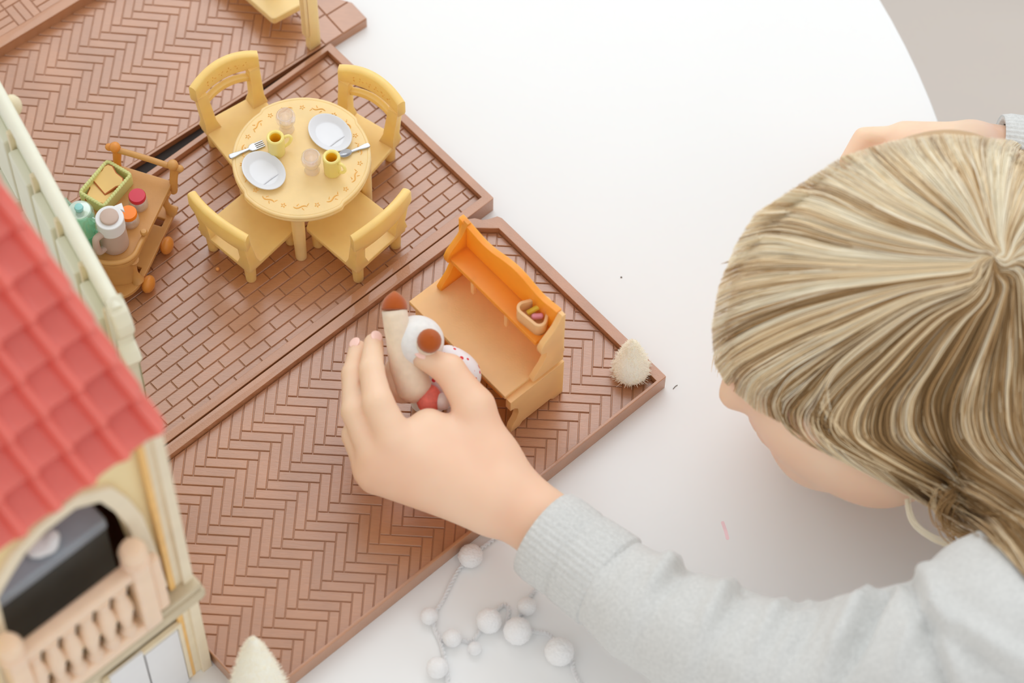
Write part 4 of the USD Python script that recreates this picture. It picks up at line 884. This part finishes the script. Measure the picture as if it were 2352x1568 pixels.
# head and right hand again, finer
hd_ = surfnet(lambda p: smin(head_sdf(p), sd_cone(p, neck0, neck1, 5.2, 5.6), 2.5), HC - 21, HC + 21, .42)
def rhand(p):
    d = smin(sd_cone(p, RWR + [3, 0, -.4], RWR, 2.5, 2.4), smin(sd_cone(p, RWR, at(2080, 336, 6.2), 2.4, 2.5), sd_cone(p, RWR, at(2075, 360, 5.6), 2.2, 2.2), 1.0), 1.0)
    for a_, b_, c_, r_ in RF: d = smin(d, np.minimum(sd_cone(p, a_, b_, r_ + .1, r_), sd_cone(p, b_, c_, r_, r_ * .85)), .35)
    return d
rh_ = surfnet(rhand, RWR + [-17, -10, -9], RWR + [5, 7, 6], .3)
# left hand, closing on the rabbit: (pixel, pixel, height, radius)
J = lambda x, y, z: at(x, y, z)
W_ = J(1165, 1145, 7.0)
palm = [(J(905, 1005, 10.6), 1.75), (J(868, 1045, 9.2), 1.7), (J(850, 1075, 7.6), 1.55), (J(862, 1098, 6.0), 1.4)]
fingers = [   # knuckle, middle joint, end joint, tip
    [(J(905, 1005, 10.8), 1.75), (J(868, 925, 12.6), 1.42), (J(853, 850, 12.6), 1.15), (J(858, 788, 11.6), .92)],
    [(J(862, 1040, 9.2), 1.65), (J(818, 945, 10.6), 1.35), (J(812, 860, 10.4), 1.10), (J(822, 802, 9.6), .88)],
    [(J(850, 1075, 7.6), 1.5), (J(818, 1000, 8.0), 1.3), (J(835, 920, 7.0), 1.0), (J(862, 875, 6.0), .85)],
    [(J(862, 1098, 6.0), 1.35), (J(835, 1050, 5.6), 1.1), (J(858, 985, 4.4), .9), (J(885, 950, 3.6), .75)]]
thumb = [(J(1128, 1060, 8.2), 2.3), (J(1090, 935, 10.6), 1.85), (J(1032, 850, 12.0), 1.42), (J(972, 822, 12.2), 1.05)]
def hand_sdf(p):
    d = sd_cone(p, W_, J(1330, 1262, 7.2), 3.35, 3.25)
    d = np.minimum(d, 9e9)
    for c_, r_ in palm: d = smin(d, sd_cone(p, W_ + (c_ - W_) * .12, c_, 2.9, r_), 1.6)
    d = smin(d, sd_cone(p, W_, thumb[0][0], 2.9, 2.5), 1.5)
    d = smin(d, sd_cone(p, thumb[0][0], J(985, 985, 9.8), 2.3, 1.9), 1.6)       # web towards the forefinger
    for k, (a_, b_) in enumerate(zip(thumb[:-1], thumb[1:])): d = smin(d, sd_cone(p, a_[0], b_[0], a_[1], b_[1]), 1.3 if k == 0 else .5)
    for f_ in fingers:
        e = None
        for a_, b_ in zip(f_[:-1], f_[1:]):
            g = sd_cone(p, a_[0], b_[0], a_[1], b_[1]); e = g if e is None else smin(e, g, .35)
        d = smin(d, e, .42)
    return d
hand = surfnet(hand_sdf, np.min([J(790, 780, 2), J(1340, 1300, 2), J(880, 1000, 2)], axis=0) - [4, 5, 2.5], np.max([J(860, 770, 13), J(1340, 1250, 9)], axis=0) + [4, 4, 4], .26)
def sm(t, n=6):
    trimesh.smoothing.filter_taubin(t, iterations=n); return t
body_t = join(*[sm(t, 4) for t in (rest, hd_, rh_, hand)])
obj('body', body_t, M['skin'], pe, world=True, smooth=True, label='child with fair skin, one hand closed on the toy, the other by the head')
plastic('nail', (250, 208, 196), rough=.3, var=.02)
plastic('eye_white', (240, 240, 240), rough=.2); plastic('iris', (80, 110, 140), rough=.2)
for sy in (-1, 1):
    ey = obj('eye', ball(H(11.9, sy * 4.6, -.7), 1.75, 3), M['eye_white'], pe, world=True, smooth=True)
    obj('iris', ball(H(13.15, sy * 4.6, -.75), (.55, .8, .8), 2), M['iris'], ey, world=True, smooth=True)
def nail(a, b, r, side):
    d = (b - a) / np.linalg.norm(b - a); n_ = side - d * (side @ d); n_ /= np.linalg.norm(n_); w_ = np.cross(d, n_)
    t = ball((0, 0, 0), (r * .78, r * .62, r * .16), 2); R_ = np.eye(4); R_[:3, 0] = d; R_[:3, 1] = w_; R_[:3, 2] = n_; R_[:3, 3] = b + n_ * r * .88 + d * r * .15; t.apply_transform(R_)
    obj('fingernail', t, M['nail'], pe, world=True, smooth=True)
toeye = -RC[2]
nail(thumb[2][0], thumb[3][0], 1.05, toeye + np.array([0, .5, 0])); nail(fingers[0][2][0], fingers[0][3][0], .92, toeye + np.array([.3, .4, 0])); nail(fingers[1][2][0], fingers[1][3][0], .88, toeye + np.array([-.4, .4, 0]))

# sweater
CUF = [at(1252, 1226, 7.4), at(1405, 1338, 7.7)]
sl_ = [(at(1395, 1330, 7.7), 4.35), (at(1480, 1395, 8.2), 4.9), (at(1620, 1475, 9.2), 5.5), (at(1760, 1540, 10.0), 6.0), (at(1860, 1565, 10.5), 6.5), (at(1990, 1545, 12.5), 6.8), (at(2120, 1530, 15), 7.2), (SHL, 8.6)]
folds = [((1400, 1215), (1345, 1400), .3), ((1538, 1288), (1478, 1372), .75), ((1660, 1352), (1602, 1480), .7), ((1782, 1398), (1722, 1520), .7), ((1832, 1404), (1766, 1545), .65), ((1975, 1378), (1880, 1568), .9), ((2100, 1440), (2040, 1570), .5)]
def sleeve_z(x, y):
    P = np.array([s_[0] for s_ in sl_]); best = None
    for t in np.linspace(22, 6, 50):
        w = at(x, y, t)
        d = min(float(sd_cone(w[None], a_[0], b_[0], a_[1], b_[1])[0]) for a_, b_ in zip(sl_[:-1], sl_[1:]))
        if d < -.1: return w
        if best is None or d < best[0]: best = (d, w)
    return best[1]
FL = []
for a_, b_, r_ in folds:
    pts = [sleeve_z(a_[0] + (b_[0] - a_[0]) * q, a_[1] + (b_[1] - a_[1]) * q) for q in (.08, .5, 1)]
    FL += [(pts[0], pts[1], r_ * 1.25, r_ * 1.05), (pts[1], pts[2], r_ * 1.05, r_ * .3)]
def sweater_sdf(p):
    d = None
    for a_, b_ in zip(sl_[:-1], sl_[1:]):
        g = sd_cone(p, a_[0], b_[0], a_[1], b_[1]); d = g if d is None else smin(d, g, 1.0)
    for a_, b_, ra, rb in FL: d = smin(d, sd_cone(p, a_, b_, ra, rb), .45)
    t = smin(sd_cone(p, neck1 + [3, 0, -5], PEL, 10.2, 12.0), sd_cone(p, neck1 + [1, -2, -5.5], SHL, 7.2, 9.0), 3.0)
    t = smin(t, sd_cone(p, neck1 + [1, 2, -5.5], SHR, 7.2, 6.0), 3.0)
    t = smin(t, sd_ell(p, at(2290, 1420, 17.5), (7.5, 7.5, 6.0)), 2.0)
    r_ = smin(sd_cone(p, SHR, RELB, 6.0, 5.0), sd_cone(p, RELB, at(2420, 362, 5.4), 4.9, 3.9), 1.0)
    t = smin(t, r_, 1.5)
    return smin(d, t, .5)
def on_sweater(x, y):
    d = RC.T @ np.array([(x - 1176) / FPX, (y - 784) / FPX, 1.0]); d /= np.linalg.norm(d); t = 200.0
    for _ in range(60):
        q = float(sweater_sdf((EYE + d * t)[None])[0])
        if q < .03 or t > 320: break
        t += max(q, .05)
    return EYE + d * t
sw = surfnet(sweater_sdf, (30, -50, -62), (124, 50, 27), .5)
sw.vertices = sw.vertices + (meshkit.fbm(sw.vertices * .35, 3)[:, None] - .5) * .5 * sw.vertex_normals
sw = sm(sw, 3); SN = sw.vertex_normals.copy(); SVx = sw.vertices.copy(); disp = np.zeros(len(SVx))
adir = (sl_[4][0] - sl_[1][0]); adir /= np.linalg.norm(adir)
for (a_, b_, r_), deep in zip(folds, (0, .5, .5, .5, .5, 1.5, 0)):
    P = np.array([sleeve_z(a_[0] + (b_[0] - a_[0]) * q, a_[1] + (b_[1] - a_[1]) * q) for q in (.08, .5, 1)]); P = spline(P, 14)
    dd = np.linalg.norm(SVx[:, None, :] - P[None], axis=2); i = dd.argmin(1); off_ = ((SVx - P[i]) * adir).sum(1); near = np.exp(-np.maximum(dd.min(1) - 2.6, 0) ** 2 / .5)
    disp += r_ * (.75 * np.exp(-(off_ / .75) ** 2) - (.55 + deep) * np.exp(-((off_ - 1.5) / .8) ** 2)) * near * np.interp(i, [0, 5, 13], [1, 1, .25])
for a_, b_, amp in (((2112, 1335), (2190, 1575), 1.1), ((2180, 1440), (2352, 1560), .7), ((2200, 1400), (2340, 1480), -.4)):
    P = spline(np.array([on_sweater(a_[0] + (b_[0] - a_[0]) * q, a_[1] + (b_[1] - a_[1]) * q) for q in (0, .33, .66, 1)]), 20)
    dd = np.linalg.norm(SVx[:, None, :] - P[None], axis=2); i = dd.argmin(1); side_ = np.cross(P[-1] - P[0], -RC[2]); side_ /= np.linalg.norm(side_); off_ = ((SVx - P[i]) * side_).sum(1); near = np.exp(-np.maximum(dd.min(1) - 2.2, 0) ** 2 / .5)
    disp += amp * (.7 * np.exp(-((off_ + .8) / .9) ** 2) - .9 * np.exp(-((off_ - .7) / .6) ** 2)) * near
sw.vertices = SVx + SN * np.clip(disp, -1.6, 1.2)[:, None]
obj('sweater', sw, M['knit_grey'], pe, world=True, smooth=True, label='pale heather-grey sweater')
def cuff(a, b, ra, rb, n=132, rib=.075, steps=((0, -.35), (-.02, 0), (.12, .12), (.40, .02), (.46, -.12), (.50, .02), (.96, .10), (1, -.3))):
    a, b = np.asarray(a), np.asarray(b); ax = (b - a) / np.linalg.norm(b - a); L = np.linalg.norm(b - a)
    e = np.cross(ax, [0, 0, 1.0]); e /= np.linalg.norm(e); e2 = np.cross(ax, e); t = np.linspace(0, 2 * math.pi, n, endpoint=False)
    V = []; F = []
    st = [(0.06, -.75), (0.0, -.5)] + [s_ for s_ in steps]
    for s_, dr in st:
        r_ = ra + (rb - ra) * s_ + dr + rib * np.cos(44 * t) * (1 if 0 <= s_ <= 1 else .5)
        V.append(a + ax * s_ * L + np.outer(r_ * np.cos(t), e) + np.outer(r_ * np.sin(t), e2))
    for i in range(len(st) - 1):
        q, w = i * n + np.arange(n), i * n + (np.arange(n) + 1) % n; F += [np.c_[q, w, w + n], np.c_[q, w + n, q + n]]
    m = trimesh.Trimesh(np.vstack(V), np.vstack(F), process=False)
    return m
obj('cuff', cuff(CUF[0], CUF[1], 4.3, 4.55), M['knit_grey'], pe, world=True, smooth=True, label='ribbed turned-back cuff')
obj('cuff', cuff(at(2292, 345, 5.8), at(2430, 366, 5.2), 3.5, 4.0), M['knit_grey'], pe, world=True, smooth=True, label='ribbed cuff of the far sleeve')
tr_ = surfnet(lambda p: np.minimum(np.minimum(*[smin(sd_cone(p, PEL + [0, sy, -4], PEL + [2, sy * 1.2, -50], 7.2, 5.2), sd_cone(p, PEL + [2, sy * 1.2, -50], [103, -4 + sy * 1.2, TZ - 122], 5.2, 4.2), 1.0) for sy in (-5, 5)]), sd_ell(p, PEL + [0, 0, -2], (10, 12.4, 10))), (80, -24, TZ - 130), (116, 20, -30), .8)
obj('trousers', tr_, M['trousers'], pe, world=True, smooth=True)
# ------------------------------------------------------------------ hair: a cap on the skull and strands combed from the whorl over its surface
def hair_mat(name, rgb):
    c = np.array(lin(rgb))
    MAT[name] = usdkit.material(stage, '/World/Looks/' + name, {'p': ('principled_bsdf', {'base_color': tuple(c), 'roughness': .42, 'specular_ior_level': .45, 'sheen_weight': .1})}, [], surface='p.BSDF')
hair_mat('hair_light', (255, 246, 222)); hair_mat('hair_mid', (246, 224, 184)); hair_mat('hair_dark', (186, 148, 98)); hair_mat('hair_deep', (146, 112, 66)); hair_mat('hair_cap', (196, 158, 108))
TA, TB = H(-9, 3.5, -3), at(2345, 1190, 17.0)       # where the hair gathers at the nape
def lift_sdf(p):
    q = (p - HC) @ HM.T; s = q.copy(); s[:, 1] = np.abs(s[:, 1])
    d = sd_ell(narrow(q), (-1.0, 0, 2.6), (15.0, 10.9, 12.7)); d = smax(d, (p - HC) @ BN - BO + .9, 6.0); d = smin(d, sd_ell(q, (7.5, 0, -5.5), (7.6, 9.2, 10.2)), 4.0)
    d = smin(d, sd_ell(s, (4.2, 6.4, -10.2), (6.6, 5.8, 6.6)), 3.0); d = smin(d, sd_ell(q, (-6, 0, -5), (8.0, 9.5, 8.5)), 3.0)
    d = smin(d, sd_cone(p, TA, TB, 6.0, 2.6), 3.0)
    return d
def cap_sdf(p):
    q = (p - HC) @ HM.T
    d = sd_ell(narrow(q), (-1.0, 0, 2.6), (15.5, 11.3, 13.15)); d = smax(d, (p - HC) @ BN - BO + .45, 6.0); d = smin(d, sd_ell(q, (-6, 0, -5), (8.3, 9.9, 8.8)), 3.0)
    cut = -(q[:, 2] * .52 - q[:, 0] * .85 + 5.0 - .3 * np.abs(q[:, 1]) * (q[:, 2] < 0))
    return smin(np.maximum(d, cut), sd_cone(p, TA, TB, 6.1, 2.7), 2.5)
cap = surfnet(cap_sdf, HC - 22, HC + [22, 20, 20], .5)
hr = obj('hair', sm(cap, 6), M['hair_cap'], pe, world=True, smooth=True, label='straight blond hair gathered low at the neck')
GD = [[(2330, 575), (2400, 560), (2480, 590), (2540, 660), (2570, 780)], [(2320, 560), (2380, 490), (2440, 450), (2500, 450), (2560, 500)], [(2300, 550), (2320, 470), (2350, 410), (2390, 370), (2440, 352)],
 [(2285, 550), (2285, 470), (2290, 400), (2300, 350), (2320, 322)], [(2270, 555), (2235, 470), (2205, 400), (2180, 345), (2170, 308)], [(2262, 565), (2190, 490), (2120, 420), (2070, 365), (2045, 326)],
 [(2258, 572), (2150, 510), (2050, 450), (1985, 400), (1935, 360)], [(2252, 580), (2130, 540), (2000, 490), (1890, 445), (1830, 430)], [(2248, 588), (2120, 565), (1960, 525), (1830, 490), (1735, 492)],
 [(2242, 596), (2100, 590), (1930, 570), (1780, 548), (1690, 565)], [(2238, 604), (2080, 612), (1900, 615), (1740, 628), (1652, 660)], [(2236, 612), (2070, 635), (1890, 660), (1740, 704), (1636, 750)],
 [(2236, 618), (2070, 650), (1890, 700), (1740, 765), (1642, 835)], [(2238, 624), (2080, 665), (1910, 730), (1770, 800), (1690, 850), (1668, 880)], [(2242, 628), (2100, 675), (1940, 760), (1810, 840), (1740, 900), (1735, 940)],
 [(2248, 632), (2110, 685), (1960, 780), (1850, 870), (1790, 940), (1820, 992), (1920, 1036)], [(2254, 636), (2130, 700), (2000, 800), (1900, 890), (1860, 960), (1930, 1024), (2080, 1096), (2200, 1175), (2300, 1262)],
 [(2262, 640), (2160, 715), (2050, 820), (1970, 920), (1950, 980), (2040, 1052), (2170, 1124), (2290, 1222), (2372, 1345)], [(2272, 642), (2190, 730), (2110, 840), (2050, 940), (2050, 1000), (2130, 1062), (2240, 1132), (2350, 1232), (2425, 1335)],
 [(2284, 642), (2230, 740), (2180, 850), (2150, 950), (2170, 1022), (2240, 1082), (2330, 1152), (2420, 1242)], [(2300, 636), (2275, 740), (2250, 850), (2240, 960), (2260, 1032), (2320, 1092), (2420, 1162)],
 [(2315, 625), (2325, 730), (2330, 850), (2330, 960), (2350, 1042), (2420, 1102)], [(2325, 605), (2380, 700), (2420, 820), (2440, 950), (2470, 1050)]]
NT = 26
WH = np.array([2276.0, 590.0])
def guide(g):
    a = np.array(g, float); d = a[0] - WH; return spline(np.vstack([WH + d * .04 + np.array([-d[1], d[0]]) * .05, WH + d * .3 + np.array([-d[1], d[0]]) * .4, WH + d * .6 + np.array([-d[1], d[0]]) * .26, a]), NT)
gpx = np.stack([guide(g) for g in GD + GD[:1]])                     # guide, along, pixel
from scipy.ndimage import map_coordinates, zoom
K = 6; ns = (len(gpx) - 1) * K + 1
fine = np.stack([[np.interp(np.linspace(0, len(gpx) - 1, ns), np.arange(len(gpx)), gpx[:, j, k]) for k in (0, 1)] for j in range(NT)], 0).transpose(2, 0, 1)   # ns, NT, 2
dirs = np.concatenate([(fine.reshape(-1, 2) - [1176, 784]) / FPX, np.ones((ns * NT, 1))], 1) @ RC; dirs /= np.linalg.norm(dirs, axis=1, keepdims=True)
tt = np.full(len(dirs), 205.0); best = np.full(len(dirs), 1e9); tb = tt.copy()
OFF = .55
both = lambda p: np.minimum(lift_sdf(p), sweater_sdf(p) + .2) - OFF
for _ in range(46):
    d = both(EYE + dirs * tt[:, None]); b_ = d < best; best = np.where(b_, d, best); tb = np.where(b_, tt, tb); tt = np.minimum(tt + np.where(d > .02, np.maximum(d, .05) * .9, 0), 330)
hit = (best < .12).reshape(ns, NT); tb = tb.reshape(ns, NT)
for i in range(ns):                                    # where a strand leaves the head it keeps its distance
    for j in range(1, NT):
        if not hit[i, j]: tb[i, j] = tb[i, j - 1] if not hit[i, j - 1] else tb[i, j - 1]
GP = EYE + dirs.reshape(ns, NT, 3) * tb[..., None]
GN = np.stack([both(GP.reshape(-1, 3) + e) - both(GP.reshape(-1, 3) - e) for e in np.eye(3) * .2], -1); GN /= np.linalg.norm(GN, axis=1, keepdims=True) + 1e-9; GN = GN.reshape(ns, NT, 3)
def sample(A, s, t): return np.stack([map_coordinates(A[..., k], [s, t], order=1, mode='nearest') for k in range(3)], -1)
g = np.random.default_rng(11); strands = {'hair_light': [], 'hair_mid': [], 'hair_dark': [], 'hair_deep': []}; SP = 17
for k in range(10500):
    s0 = g.random() * (ns - 1); lock = math.floor(s0 * 1.35) / 1.35 + .37                # strands gather into locks
    u = np.linspace(0, 1, SP); t0 = 0 if g.random() < .62 else g.random() * .55; t1 = 1 if g.random() < .8 else g.uniform(.75, 1)
    t = (t0 + (t1 - t0) * u) * (NT - 1)
    pull = .55 * (t / (NT - 1)) ** .8; wig = g.normal(0, .55) * np.sin(u * g.uniform(2, 5) + g.random() * 6)
    s = s0 + (lock - s0) * pull + wig * .55 + g.normal(0, .5)
    h = abs(g.normal(0, .30)) + .34 * math.sin(lock * 5.1) + .10
    P = sample(GP, np.clip(s, 0, ns - 1), t) + sample(GN, np.clip(s, 0, ns - 1), t) * (h * np.sin(np.pi * np.clip(.15 + u * .8, 0, 1)))[:, None]
    gi = s0 / K; under = np.interp(gi, [0, 2, 9, 12.5, 14.5, 17, 20, 22.5], [-.02, .16, .14, .05, -.18, -.36, -.34, -.05])  # lower strands darker, upper paler: window shading put into hair tone, besides darker underlayers
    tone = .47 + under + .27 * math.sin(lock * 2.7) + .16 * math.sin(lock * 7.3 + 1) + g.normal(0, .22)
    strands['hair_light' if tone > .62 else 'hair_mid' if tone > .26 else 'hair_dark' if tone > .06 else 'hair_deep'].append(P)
# loose wisps at the neck
def wisp(pts, n, spread, mat):
    for k in range(n):
        j = g.normal(0, spread, 2); q = spline(np.array([at(x + j[0] * (1 + i * .3), y + j[1] * (1 + i * .3), z) for i, (x, y, z) in enumerate(pts)]), SP); strands[mat].append(q)
wisp([(2120, 1090, 14), (2086, 1140, 12), (2098, 1195, 11), (2150, 1238, 11), (2215, 1252, 12), (2260, 1240, 14)], 16, 3, 'hair_light')
wisp([(2190, 1130, 15), (2168, 1165, 13), (2185, 1205, 12.5), (2230, 1232, 13), (2290, 1228, 16)], 70, 9, 'hair_dark')
wisp([(2150, 1120, 15), (2145, 1150, 13), (2170, 1195, 12.5), (2225, 1236, 13), (2280, 1236, 16)], 24, 4, 'hair_mid')
for k in range(26):                                     # a few tips over the forehead
    x = g.uniform(1634, 1700); strands['hair_mid'].append(spline(np.array([at(x + 40, 740, 16), at(x + 6, 800, 13), at(x - 4 + g.normal(0, 5), 850 + g.normal(0, 18), 11)]), SP))
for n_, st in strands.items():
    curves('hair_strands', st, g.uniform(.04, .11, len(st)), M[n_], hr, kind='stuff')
